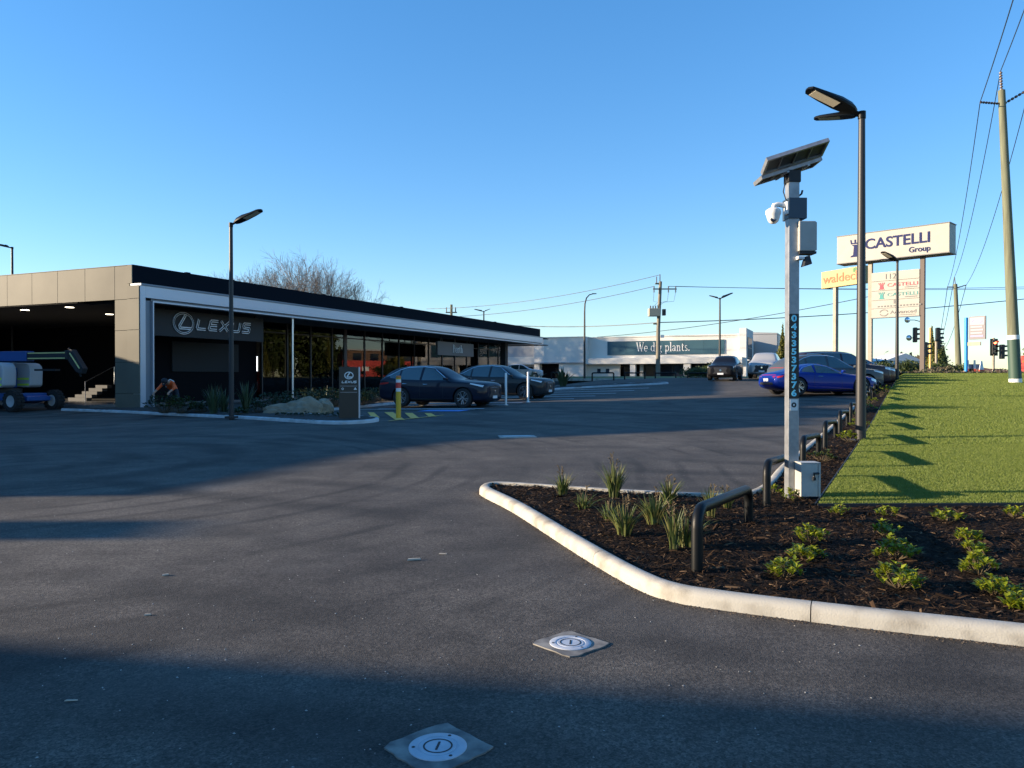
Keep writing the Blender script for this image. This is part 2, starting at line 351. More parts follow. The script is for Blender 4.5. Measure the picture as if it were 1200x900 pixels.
K2b = [(-8.35, 28.25), (-8.0, 29.4), (-7.2, 31.2), (-6.4, 33.1), (-5.6, 35.0), (-4.2, 38.4), (-2.4, 42.6), (-.9, 46)]
kerb('kerb', K2b, 1, 'kerb_blue', 2.4)
# far island kerb beyond the marked bays
kerb('kerb', [(2.0, 46.4), (3.4, 47.9), (6.0, 48.3), (9.3, 48.36), (10.0, 49.3), (9.2, 50.3), (6.0, 50.8)], 1, 'kerb_blue', 3)
def bed(name, poly, cell, zf, m, bump):
    xs = np.arange(min(p[0] for p in poly), max(p[0] for p in poly), cell); ys = np.arange(min(p[1] for p in poly), max(p[1] for p in poly), cell)
    X, Y = np.meshgrid(xs, ys); ok = in_poly(poly, X + cell / 2, Y + cell / 2); nx = len(xs)
    need = np.zeros((len(ys) + 1, nx + 1), bool)
    need[:-1, :-1] |= ok; need[1:, :-1] |= ok; need[:-1, 1:] |= ok; need[1:, 1:] |= ok
    idx = -np.ones(need.shape, int); jj, ii = np.nonzero(need); idx[jj, ii] = np.arange(len(jj))
    V = [(xs[0] + i * cell, ys[0] + j * cell, zf(xs[0] + i * cell, ys[0] + j * cell) + bump * (random.random() - .5)) for j, i in zip(jj, ii)]
    a, b = np.nonzero(ok); Fc = np.stack([idx[a, b], idx[a, b + 1], idx[a + 1, b + 1], idx[a + 1, b]], 1)
    return tag(link(name, np_mesh(name, V, Fc, m, True)), kind='structure')
def inset(P, side, d):
    T = np.gradient(P, axis=0); T /= np.linalg.norm(T, axis=1)[:, None]; return [(p[0] - t[1] * side * d, p[1] + t[0] * side * d) for p, t in zip(P, T)]
P1, _ = smooth_line(K1, .2); k1in = inset(P1, 1, .09)
lawn_edge = [(13, 8.36), (lawn_x(8.36), 8.36)] + [(lawn_x(y), y) for y in (12, 20, 30, 40, 47)]
bedpoly = k1in + lawn_edge
near = [p for p in k1in if p[1] < 14.2]; nearpoly = near + [(13, 8.36), (lawn_x(8.36) + .05, 8.365), (lawn_x(14.2), 14.2)]
bed('garden_bed', nearpoly, .055, bedz, 'mulch_base', .022)
farpoly = [p for p in k1in if p[1] >= 14.0] + [(lawn_x(14.0), 14.0)] + [(lawn_x(y), y) for y in (20, 30, 40, 47)]
bed('garden_bed', farpoly, .12, bedz, 'mulch_base', .03)
P2, _ = smooth_line(K2, .3); P2b, _ = smooth_line(K2b, .3)
gpoly = inset(P2, 1, .09) + inset(P2b, 1, .09) + [site(1.0, 22), site(1.0, .8), site(-1.2, -.8)]
bed('garden_bed', gpoly, .16, lambda x, y: gz(x, y) + .105, 'soil_dark', .03)
bed('garden_bed', [(2.0, 46.7), (3.3, 48.05), (6.0, 48.45), (9.2, 48.65), (9.85, 49.3), (9.1, 50.15), (6.0, 50.7), (1.0, 50)], .2, lambda x, y: gz(x, y) + .11, 'soil_dark', .03)
def chips(name, poly, n, zf, smin, smax, m):
    xs = [p[0] for p in poly]; ys = [p[1] for p in poly]
    X = rng.uniform(min(xs), max(xs), n * 3); Y = rng.uniform(min(ys), max(ys), n * 3); ok = in_poly(poly, X, Y); X = X[ok][:n]; Y = Y[ok][:n]; n = len(X)
    Z = np.array([zf(x, y) for x, y in zip(X, Y)]) + rng.uniform(.0, .022, n)
    Ln = rng.uniform(smin, smax, n); Ln[rng.random(n) < .04] *= 2.2; Wd = Ln * rng.uniform(.08, .26, n); a = rng.uniform(0, 2 * math.pi, n); t = rng.normal(0, .28, n); ro = rng.normal(0, .5, n)
    dx = np.stack([np.cos(a) * np.cos(t), np.sin(a) * np.cos(t), np.sin(t)], 1); dy = np.stack([-np.sin(a) * np.cos(ro), np.cos(a) * np.cos(ro), np.sin(ro)], 1)
    C = np.stack([X, Y, Z], 1); h = (Ln / 2)[:, None] * dx; w = (Wd / 2)[:, None] * dy; up = np.array([0, 0, 1.]) * (Wd * .35)[:, None]
    V = np.stack([C - h - w * .6, C + h - w * .5, C + h * .9 + w * .6, C - h + w, C - h * .5 + up, C + h * .6 + up], 1).reshape(-1, 3); b = np.arange(n)[:, None] * 6
    Fc = np.concatenate([b + np.array([[0, 1, 5]]), b + np.array([[0, 5, 4]]), b + np.array([[2, 3, 4]]), b + np.array([[2, 4, 5]]), b + np.array([[1, 2, 5]]), b + np.array([[3, 0, 4]])])
    return link(name, np_mesh(name, V, Fc, m))
tag(chips('mulch', nearpoly, 70000, bedz, .022, .062, 'mulch'), 'dark brown shredded bark mulch covering the planted island behind the cream kerb', 'mulch', kind='stuff')
tag(chips('mulch', [p for p in farpoly if p[1] < 30], 6000, bedz, .04, .09, 'mulch'), 'bark mulch along the narrow strip beside the hoop rails and lawn', 'mulch', kind='stuff')
# lawn: skewed grid starting on its straight edge
ly = list(np.arange(8.36, 20, .35)) + list(np.arange(20, 47.1, 1.0)); V = []; NL = 46
for y in ly:
    for i in range(NL): x = lawn_x(y) + (i / (NL - 1)) ** 1.5 * 34; V.append((x, y, bedz(x, y) + .035))
Fc = [(j * NL + i, j * NL + i + 1, (j + 1) * NL + i + 1, (j + 1) * NL + i) for j in range(len(ly) - 1) for i in range(NL - 1)]
tag(link('lawn', np_mesh('lawn', V, Fc, 'turf', True)), kind='structure')
mb = MB()
for k in range(24): x0 = lawn_x(8.36) + k * .75; mb.box((x0, 8.335, bedz(x0, 8.36) - .08), (x0 + .75, 8.352, bedz(x0 + .4, 8.36) + .042))
mb.build('lawn_edging', 'black_matt', fix=False)['kind'] = 'structure'
mb = MB()
for k in range(36):
    y0 = 8.36 + k * 1.0; a, b = lawn_x(y0), lawn_x(y0 + 1.0); za, zb_ = bedz(a, y0), bedz(b, y0 + 1)
    mb.add([(a - .03, y0, za - .1), (b - .03, y0 + 1, zb_ - .1), (b - .03, y0 + 1, zb_ + .042), (a - .03, y0, za + .042), (a - .012, y0, za - .1), (b - .012, y0 + 1, zb_ - .1), (b - .012, y0 + 1, zb_ + .042), (a - .012, y0, za + .042)],
           [(0, 1, 2, 3), (7, 6, 5, 4), (3, 2, 6, 7), (0, 3, 7, 4)])
mb.build('lawn_edging', 'black_matt')['kind'] = 'structure'
def blades(n, y0, y1, hmin, hmax, wd):
    Y = rng.uniform(y0, y1, n); X = np.array([lawn_x(y) for y in Y]) + .01 + rng.random(n) * (np.minimum(.72 * Y + .6, 40) - np.array([lawn_x(y) for y in Y])).clip(.3)
    Z = np.array([bedz(x, y) for x, y in zip(X, Y)]) + .033; h = rng.uniform(hmin, hmax, n); a = rng.uniform(0, 6.283, n); ln = rng.normal(0, .45, (n, 2)) * h[:, None]
    C = np.stack([X, Y, Z], 1); w = np.stack([np.cos(a), np.sin(a), np.zeros(n)], 1) * wd / 2; tip = C + np.stack([ln[:, 0], ln[:, 1], h], 1)
    V = np.stack([C - w, C + w, tip], 1).reshape(-1, 3); Fc = np.arange(n * 3).reshape(-1, 3)
    return V, Fc
V3, F3 = blades(150000, 26, 46.8, .022, .04, .022); V1, F1 = blades(190000, 8.36, 14, .016, .032, .007); V2, F2 = blades(150000, 14, 26, .025, .045, .011)
tag(link('grass', np_mesh('grass', np.concatenate([V1, V2, V3]), np.concatenate([F1, F2 + len(V1), F3 + len(V1) + len(V2)]), 'blade')), 'short bright green blades of the turf lawn beside the lamp post', 'grass', kind='stuff')
# road and verges behind
def vz(x, y): return 1.86 - .36 * sm(50, 75, y)
tag(link('verge', sheet('verge', [(lawn_x(46.8) - 1, 46.8), (80, 46.8), (110, 70), (24, 70)], vz, 'earth', 12, 8, 0)), kind='structure')
q = [site(2, 45), site(48, 45), site(48, 52), site(2, 52)]
def bank(x, y):
    u = (x - BX) * UX + (y - BY) * UY; return 1.36 + .36 * sm(45, 51, u)
tag(link('verge', sheet('verge', q, bank, 'verge', 20, 6, 0)), kind='structure')
kb = MB(); a0 = site(2, 44.8); a1 = site(48, 44.8)
kb.prism([(0, 0), (.2, 0), (.2, .22), (.03, .22), (0, .18)], lambda a, b: (*site(2, 44.75 + a), 1.28 + b), lambda a, b: (*site(48, 44.75 + a), 1.28 + b)); kb.build('kerb', 'kerb')['kind'] = 'structure'
tag(link('road', sheet('road', [site(-20, 56), site(75, 56), site(75, 63), site(-20, 63)], lambda x, y: 1.5, 'asphalt', 20, 3, .01)), kind='structure')
# painted markings
def mark(name, quad, m, nu=8, nv=1): tag(link(name, sheet(name, quad, gz, m, nu * 2, nv, .018)), kind='structure')
for uu, ve in ((1.9, 15.75), (4.3, 15.6), (6.0, 15.6), (8.75, 17.0), (11.2, 17.25), (13.6, 17.6), (16.3, 17.85), (19.0, 18.0)):
    mark('bay_line', [site(11.0, uu), site(ve, uu), site(ve, uu + .22), site(11.0, uu + .22)], 'white_line', 14)
mark('accessible_marking', [site(13.8, .3), site(15.6, .3), site(15.6, 1.2), site(13.8, 1.2)], 'blue_line', 4, 3)
for q in ([(-5.40, 28.7), (-5.10, 28.365), (-4.32, 25.1), (-4.60, 25.2)], [(-4.72, 28.36), (-4.40, 28.35), (-3.30, 23.7), (-3.62, 23.8)], [(-3.86, 27.6), (-3.56, 27.45), (-2.94, 24.4), (-3.24, 24.5)], [(-3.09, 27.1), (-2.84, 26.98), (-2.46, 25.1), (-2.74, 25.2)], [(-7.35, 29.6), (-7.02, 29.45), (-6.62, 27.6), (-6.92, 27.75)], [(-6.60, 29.9), (-6.28, 29.75), (-5.72, 26.9), (-6.02, 27.05)]):
    mark('hatch_bar', q, 'yellow_line', 2, 8)
mark('hatch_edge', [(-3.72, 23.3), (-2.25, 25.75), (-2.33, 25.83), (-3.80, 23.38)], 'yellow_line', 8)
mark('bay_line', [site(10.2, 1.5), site(15.6, 1.5), site(15.6, 1.6), site(10.2, 1.6)], 'white_line', 14)
# service pits set in the asphalt
def pit(x, y, rz, s, lab):
    t = empty('service_pit', (x, y, gz(x, y)), rz, lab, 'service pit')
    rx = math.atan(gz(x, y + .5) - gz(x, y - .5)); t.rotation_euler = (rx, 0, rz)
    c = MB(); n = 26; pts = []
    for i in range(n):
        a = 2 * math.pi * i / n; q_ = max(abs(math.cos(a)), abs(math.sin(a))); w = s * (1 + random.uniform(-.03, .03)); pts.append((w * math.cos(a) / q_, w * math.sin(a) / q_))
    c.prism(pts, lambda a, b: (a, b, -.03), lambda a, b: (a, b, .007)); c.build('collar', 'pit_concrete', t)
    MB().lathe([(.0, .005), (.122, .005), (.122, .010), (.118, .012), (.088, .012), (.086, .0095), (.078, .0095), (.076, .012), (.0, .012)], 36).build('ring_cover', 'pit_plastic', t, smooth=True)
    MB().lathe([(.062, .0122), (.062, .0132), (.055, .0132), (.055, .0122)], 36, ring=True).build('groove', 'black_matt', t)
    MB().box((-.035, -.005, .0122), (.035, .005, .0135)).build('key_slot', 'black_matt', t, rot=(0, 0, .7))
    for k in range(3):
        a = k * 2.094 + .4; MB().lathe([(0, .0122), (.008, .0122), (.007, .0135), (0, .0135)], 10, (.102 * math.cos(a), .102 * math.sin(a), 0)).build('screw', 'black_matt', t)
    return t
mat('pit_concrete', (.10, .097, .094), .85, c2=(.34, .32, .28), scale=7, detail=9, lo=.42, hi=.75); mat('pit_plastic', (.44, .47, .52), .45, c2=(.36, .39, .44), scale=12)
pit(.34, 4.46, .75, .165, 'grey round lid in a pale square concrete collar on the sunlit asphalt')
pit(-.31, 3.2, .75, .17, 'pale round service lid in square collar lying inside the broad foreground shadow')
t = empty('service_pit', (.12, 17.55, gz(.12, 17.55)), .1, 'far pale rectangular service cover in the middle of the drive', 'service pit')
MB().box((-.42, -.30, -.03), (.42, .30, .012)).build('collar', 'concrete', t, bevel=.004); MB().box((-.33, -.2, .0125), (.33, .2, .02)).build('cover', 'kerb_blue', t, bevel=.004)
# loose bits on the asphalt
def bit(px, py, ln, w, rz, lab, m='chip_pale'):
    d = 1.55 * 900 / (py - 443); x = at(px, d); y = d; z = gz(x, y); 
    for _ in range(3): d = (1.55 - z) * 900 / (py - 443); x = at(px, d); z = gz(x, d)
    b = MB(); b.prism([(-ln / 2, -w / 2), (ln * .45, -w / 2 * .8), (ln / 2, w * .2), (-ln * .4, w / 2)], lambda p, q: (p, q, 0), lambda p, q: (p * .95, q * .8, w * .5)); o = b.build('wood_chip', m, None, (x, d, z + .003), (0, 0, rz)); tag(o, lab, 'wood chip')
mat('chip_pale', (.42, .37, .30), .8)
bit(485, 657, .115, .028, .25, 'largest pale wood sliver lying on the open sunlit asphalt')
bit(519, 650, .07, .016, -.1, 'thin pale sliver beside the largest wood sliver on the asphalt')
bit(193, 675, .05, .02, .6, 'small pale scrap alone on the sunlit asphalt left of the slivers')
bit(172, 722, .04, .016, .2, 'tiny pale scrap just before the broad foreground shadow edge')
bit(82, 823, .06, .01, .1, 'thin straw inside the broad foreground shadow')

# grit washed against the kerb and scattered over the asphalt
def strew(name, X, Y, smin, smax, m, lab):
    n = len(X); Z = np.array([gz(x, y) for x, y in zip(X, Y)]) + .001; r = rng.uniform(smin, smax, n); a = rng.uniform(0, 6.283, n); V = []
    for k in range(4): V.append(np.stack([X + r * np.cos(a + k * 1.571) * (1 if k % 2 else .55), Y + r * np.sin(a + k * 1.571) * (1 if k % 2 else .55), Z], 1))
    V.append(np.stack([X, Y, Z + r * .6], 1)); V = np.stack(V, 1).reshape(-1, 3); b = np.arange(n)[:, None] * 5
    Fc = np.concatenate([b + np.array([[k, (k + 1) % 4, 4]]) for k in range(4)]); tag(link(name, np_mesh(name, V, Fc, m)), lab, 'grit', kind='stuff')
mat('grit_dark', (.06, .045, .03), .9, island=[(.03, .02, .014), (.08, .055, .035), (.15, .115, .08), (.05, .035, .022)]); mat('grit_pale', (.35, .33, .30), .9, island=[(.20, .19, .17), (.45, .43, .39), (.30, .27, .23)])
sel = P1[(P1[:, 1] < 12)]; i_ = rng.integers(0, len(sel) - 1, 5200); t_ = rng.random((5200, 1)); pp = sel[i_] * (1 - t_) + sel[i_ + 1] * t_; dd = sel[i_ + 1] - sel[i_]; dd /= np.linalg.norm(dd, axis=1)[:, None]; off = -(np.abs(rng.normal(0, .035, (5200, 1))) + .004); pp = pp + np.stack([-dd[:, 1], dd[:, 0]], 1) * off
strew('gutter_grit', pp[:, 0], pp[:, 1], .003, .010, 'grit_dark', 'fine brown grit washed against the foot of the cream kerb')
Yg = 2.4 + 14 * rng.random(900) ** 1.4; Xg = (rng.random(900) - .62) * 1.25 * Yg; ok_ = ~in_poly([tuple(p) for p in P1] + [(13, 30)], Xg, Yg); strew('loose_grit', Xg[ok_], Yg[ok_], .003, .0085, 'grit_pale', 'loose pale stone chips scattered over the open asphalt')
# ---------------------------------------------------------------- buildings
def part(p, name, m, a, b, **kw): return MB().box(a, b).build(name, m, p, **kw)
SB = empty('showroom_building', (BX, BY, 0), SITE, 'long low dark car showroom with cream panelled end and pale portal canopy', 'building')
part(SB, 'floor_slab', 'floor_tile', (-30, .3, -.2), (-3.6, 48.9, .30))
part(SB, 'forecourt', 'concrete', (-3.6, 12.2, -.2), (.6, 48.9, .28))
part(SB, 'roof', 'panel_dark', (-30, .16, 5.30), (-.62, 48.95, 5.72))
part(SB, 'parapet', 'panel_dark', (-.62, 0.03, 5.725), (-.47, 49.0, 6.56))
part(SB, 'parapet', 'panel_dark', (-30, 48.8, 5.725), (-.63, 49.0, 6.56))
for k, u0 in enumerate((3.1, 6.0, 13.5, 22.4, 38.2)): part(SB, 'bracket', 'panel_dark', (-.70, u0, 6.5605), (-.55, u0 + .25, 6.62))
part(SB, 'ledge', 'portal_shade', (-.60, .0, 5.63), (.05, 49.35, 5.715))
part(SB, 'canopy_beam', 'portal', (-.45, .281, 5.10), (0, 48.6, 5.625), bevel=.008)
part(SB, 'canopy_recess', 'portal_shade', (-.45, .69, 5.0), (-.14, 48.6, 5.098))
part(SB, 'canopy_lip', 'portal', (-.47, .69, 4.93), (-.02, 48.6, 4.998))
part(SB, 'canopy_fin', 'panel_dark', (-4.4, 48.605, 4.9), (.03, 50.0, 4.96))
part(SB, 'canopy_fin', 'panel_dark', (-4.4, 48.605, 5.56), (.05, 50.0, 5.62))
part(SB, 'soffit', 'soffit', (-4.2, .76, 4.985), (-.475, 48.6, 5.09))
part(SB, 'portal_post', 'portal', (-.45, 0.0, .12), (0, .28, 5.625), bevel=.008)
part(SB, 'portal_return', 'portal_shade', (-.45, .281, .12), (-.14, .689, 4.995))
part(SB, 'portal_lip', 'portal', (-.45, .69, .12), (-.02, .75, 4.929))
part(SB, 'portal_plinth', 'kerb_blue', (-1.0, -.06, .0), (.06, .80, .118))
part(SB, 'column_core', 'dark_wall', (-1.72, .17, .1), (-.47, .95, 5.29))
# cream cladding, panel by panel (gaps of 14 mm between them)
zr = [.13, .85, 2.25, 3.67, 5.05]
def panel(x0, x1, y, z0, z1, th=.05): part(SB, 'panel', 'panel_cream', (x0 + .007, y, z0 + .007), (x1 - .007, y + th, z1 - .007), bevel=.005, seg=1)
for z0, z1 in zip(zr[:-1], zr[1:]):
    panel(-.76, -.012, -.052, z0, z1); panel(-1.70, -.77, .10, z0, z1)
panel(-.76, -.012, -.052, 5.05, 5.62); panel(-.76, -.475, -.025, 5.72, 6.55)
fj = [-.77, -1.70, -3.62, -5.47, -7.27, -9.08, -10.9, -12.7, -14.5, -16.3, -18.1, -20, -22, -24, -26, -28, -30]
for a, b in zip(fj[1:], fj[:-1]): panel(a, b, .10, 5.05, 6.55)
part(SB, 'parapet_cap', 'panel_cream', (-30, .09, 6.552), (-.77, .30, 6.575)); part(SB, 'fascia_back', 'dark_wall', (-30, .152, 5.06), (-.63, .158, 6.55))
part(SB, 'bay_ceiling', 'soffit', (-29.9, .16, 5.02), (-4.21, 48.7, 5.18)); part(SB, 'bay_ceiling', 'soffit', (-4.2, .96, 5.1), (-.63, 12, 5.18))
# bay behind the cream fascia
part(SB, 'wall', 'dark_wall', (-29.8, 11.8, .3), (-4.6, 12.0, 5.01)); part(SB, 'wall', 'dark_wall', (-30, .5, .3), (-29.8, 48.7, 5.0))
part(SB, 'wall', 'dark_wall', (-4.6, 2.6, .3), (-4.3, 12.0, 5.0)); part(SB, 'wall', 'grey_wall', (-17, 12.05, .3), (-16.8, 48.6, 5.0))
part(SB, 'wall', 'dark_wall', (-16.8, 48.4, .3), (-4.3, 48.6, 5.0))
part(SB, 'wall_panel', 'portal_shade', (-4.28, 3.2, .3), (-4.24, 4.2, 4.9)); part(SB, 'wall_panel', 'soffit', (-4.28, 5.6, 1.9), (-4.2, 10.4, 3.5))
part(SB, 'reception_wall', 'grey_wall', (-6, 14.6, .3), (-5.7, 17.2, 4.2)); part(SB, 'reception_wall', 'timber_wall', (-11, 20.6, .3), (-10.6, 21.6, 4.6)); part(SB, 'reception_wall', 'timber_wall', (-6.2, 12.2, .3), (-5.9, 13.0, 4.4))
for k in range(5): part(SB, 'step', mat('step_grey', (.07, .072, .075), .8), (-10.9 + .13 * k, 4.6 + .32 * k, .3 + .17 * k), (-9.45, 4.92 + .32 * k, .3 + .17 * (k + 1)))
MB().tube([(-9.4, 4.5, .3), (-9.4, 4.5, 1.35), (-9.4, 6.3, 2.2), (-9.4, 6.3, 1.2)], .025, 6).build('handrail', 'steel', SB)
for (x, y) in ((-10.0, 1.6), (-6.55, 1.5), (-3.3, 1.6), (-13.6, 1.6), (-4.7, 5.0), (-8.4, 5.2)):
    MB().lathe([(0, 5.008), (.19, 5.008), (.20, 5.018), (0, 5.018)], 16, (x, y, 0)).build('downlight', 'downlight', SB)
for x in (-6, -8.6, -11.4, -14):
    for y in np.arange(14.5, 47, 3.6):
        if random.random() < .72: MB().lathe([(0, 4.98), (.085, 4.98), (.085, 5.018), (0, 5.018)], 10, (x, float(y), 0)).build('downlight', 'downlight', SB)
part(SB, 'display_screen', 'lightbox', (-10.58, 18.4, 1.5), (-10.5, 19.0, 3.1)); part(SB, 'display_screen', 'lightbox', (-9.6, 15.6, 1.2), (-9.5, 15.9, 3.2))
# glazing on the long side: every pane, mullion and transom on its own
GX = -4.0; ys = [12.1, 14.4, 16.7, 19.0, 20.5] + [20.5 + 2.35 * k for k in range(1, 12)]; ys = [y for y in ys if y < 46.5] + [47.0]
for i, y in enumerate(ys): part(SB, 'mullion', 'mullion', (GX - .10, y - (.05 if i != 4 else .16), .3), (GX + .06, y + (.05 if i != 4 else .16), 4.98))
for a, b in zip(ys[:-1], ys[1:]):
    part(SB, 'transom', 'mullion', (GX - .08, a + .16, 4.32), (GX + .05, b - .16, 4.40)); part(SB, 'sill', 'mullion', (GX - .08, a + .16, .3), (GX + .05, b - .16, .42))
    tilt = random.uniform(-.004, .004)
    o = part(SB, 'glass_pane', 'glass', (GX - .02, a + .05, .42), (GX, b - .05, 4.32)); o = part(SB, 'glass_pane', 'glass', (GX - .02, a + .05, 4.40), (GX, b - .05, 4.97))
part(SB, 'column', 'black_matt', (-2.6, 43.9, .3), (-2.1, 44.5, 4.985)); MB().tube([(-.35, 10.5, .2), (-.35, 10.5, 4.93)], .065, 12).build('column', 'steel', SB, smooth=True)
part(SB, 'counter', 'dark_wall', (-8, 22, .3), (-7, 25, 1.2)); part(SB, 'bench_seat', 'white_paint', (-6.3, 17.6, 1.05), (-5.8, 21.8, 1.14))
for yb in (18, 21.3): part(SB, 'bench_leg', 'dark_wall', (-6.2, yb, .3), (-5.9, yb + .2, 1.05))
# ---- lettering helpers
def arc(cx, cy, rx, ry, a0, a1, n=20): return [(cx + rx * math.cos(R(a0 + (a1 - a0) * i / n)), cy + ry * math.sin(R(a0 + (a1 - a0) * i / n))) for i in range(n + 1)]
LX_GLYPH = {'L': [[(.3, 1), (.06, .18), (.14, .04), (1.15, .04)]], 'E': [[(1.3, .96), (.42, .96), (.3, .86), (.06, .16), (.14, .04), (1.1, .04)], [(.22, .5), (1.12, .5)]],
            'X': [[(.15, 1), (1.05, 0)], [(1.35, 1), (-.1, 0)]], 'U': [[(.25, 1), (.05, .2), (.13, .04), (.95, .04), (1.1, .14), (1.32, 1)]],
            'S': [[(1.3, .96), (.42, .96), (.27, .86), (.2, .62), (.28, .52), (1.05, .5), (1.1, .4), (1.02, .12), (.9, .04), (0, .04)]]}
def wide_word(word, h, w, gap, d, y, parent, outline=None):
    x = 0
    for ch in word:
        mb = MB()
        for st in LX_GLYPH[ch]: mb.stroke([(x + a * h, b * h) for a, b in st], w, d, y)
        mb.build('letter', 'sign_silver', parent)
        if outline:
            mb = MB()
            for st in LX_GLYPH[ch]: mb.stroke([(x + a * h, b * h) for a, b in st], w * outline, .01, y - .012)
            mb.build('letter_face', 'sign_board', parent)
        x += (1.35 + gap) * h
    return x
def emblem(cx, cz, r, w, y, parent, m='sign_silver', inner=None):
    mb = MB(); mb.stroke(arc(cx, cz, r, r * .82, 0, 360, 40), w, .04, y); mb.build('emblem_ring', m, parent)
    mb = MB(); mb.stroke([(cx + r * .22, cz + r * .70), (cx - r * .42, cz - r * .22), (cx - r * .36, cz - r * .40), (cx + r * .86, cz - r * .40)], w * 1.25, .04, y); mb.build('emblem_stroke', m, parent)
    if inner:
        mb = MB(); mb.stroke(arc(cx, cz, r, r * .82, 0, 360, 40), w * inner, .01, y - .012); mb.stroke([(cx + r * .22, cz + r * .70), (cx - r * .42, cz - r * .22), (cx - r * .36, cz - r * .40), (cx + r * .86, cz - r * .40)], w * .4, .01, y - .013); mb.build('emblem_face', 'sign_board', parent)
# sign frames: local X runs along the board, local -Y faces out.  Outward = +v, reading direction = +u
def board_frame(name, v, u, z, lab, cat='sign'): 
    x, y = site(v, u); return empty(name, (x, y, z), math.atan2(UY, UX), lab, cat)
t = board_frame('fascia_sign', -1.5, 2.05, 3.56, 'wide dark sign board with silver outlined emblem and letters under the canopy')
part(t, 'board', 'sign_board', (0, 0, 0), (7.39, .18, 1.29), bevel=.006); emblem(1.72, .68, .60, .10, -.05, t, inner=.5)

def shifted(parent, name, dx, dz): o = empty(name, (dx, 0, dz)); o.parent = parent; return o
lt = shifted(t, 'lettering', 2.55, .44); wide_word('LEXUS', .50, .13, .22, .04, -.05, lt, .45)
for k in (.6, 3.6, 6.8): part(t, 'hanger', 'mullion', (k, .06, 1.291), (k + .06, .12, 1.42))
t = board_frame('fascia_sign', -1.5, 29.36, 3.4, 'dark sign board with small white serif word hung before the glazing')
part(t, 'board', mat('sign_board2', (.075, .076, .078), .45), (0, 0, 0), (6.4, .18, 1.1), bevel=.006)
for k in (.6, 3.0, 5.8): part(t, 'hanger', 'mullion', (k, .06, 1.101), (k + .06, .12, 1.58))
# ---- serif letters (x-height .62 of cap height), stems thick, hairlines thin
def ell(mb, cx, cz, rx, rz, tx, tz, h, x0, y, a0=0, a1=360):
    n = 28; A = [R(a0 + (a1 - a0) * i / n) for i in range(n + 1)]
    vs = []; 
    for yy in (y, y + .03):
        vs += [(x0 + (cx + rx * math.cos(a)) * h, yy, (cz + rz * math.sin(a)) * h) for a in A] + [(x0 + (cx + (rx - tx) * math.cos(a)) * h, yy, (cz + (rz - tz) * math.sin(a)) * h) for a in A]
    m = n + 1; fs = [(i, i + 1, m + i + 1, m + i) for i in range(n)] + [(i, 2 * m + i, 2 * m + i + 1, i + 1) for i in range(n)]
    mb.add(vs, fs)
def bar(mb, x0, z0, x1, z1, w, h, X, y):      # slanted bar with horizontal ends
    vs = []
    for yy in (y, y + .03): vs += [(X + (x0 - w / 2) * h, yy, z0 * h), (X + (x0 + w / 2) * h, yy, z0 * h), (X + (x1 + w / 2) * h, yy, z1 * h), (X + (x1 - w / 2) * h, yy, z1 * h)]
    mb.add(vs, [(0, 1, 2, 3), (7, 6, 5, 4), (0, 4, 5, 1), (1, 5, 6, 2), (2, 6, 7, 3), (3, 7, 4, 0)])
def serif(mb, x0, x1, z, h, X, y): mb.box((X + x0 * h, y, (z - .022) * h), (X + x1 * h, y + .03, (z + .022) * h))
S_, T_ = .13, .05; XH = .62
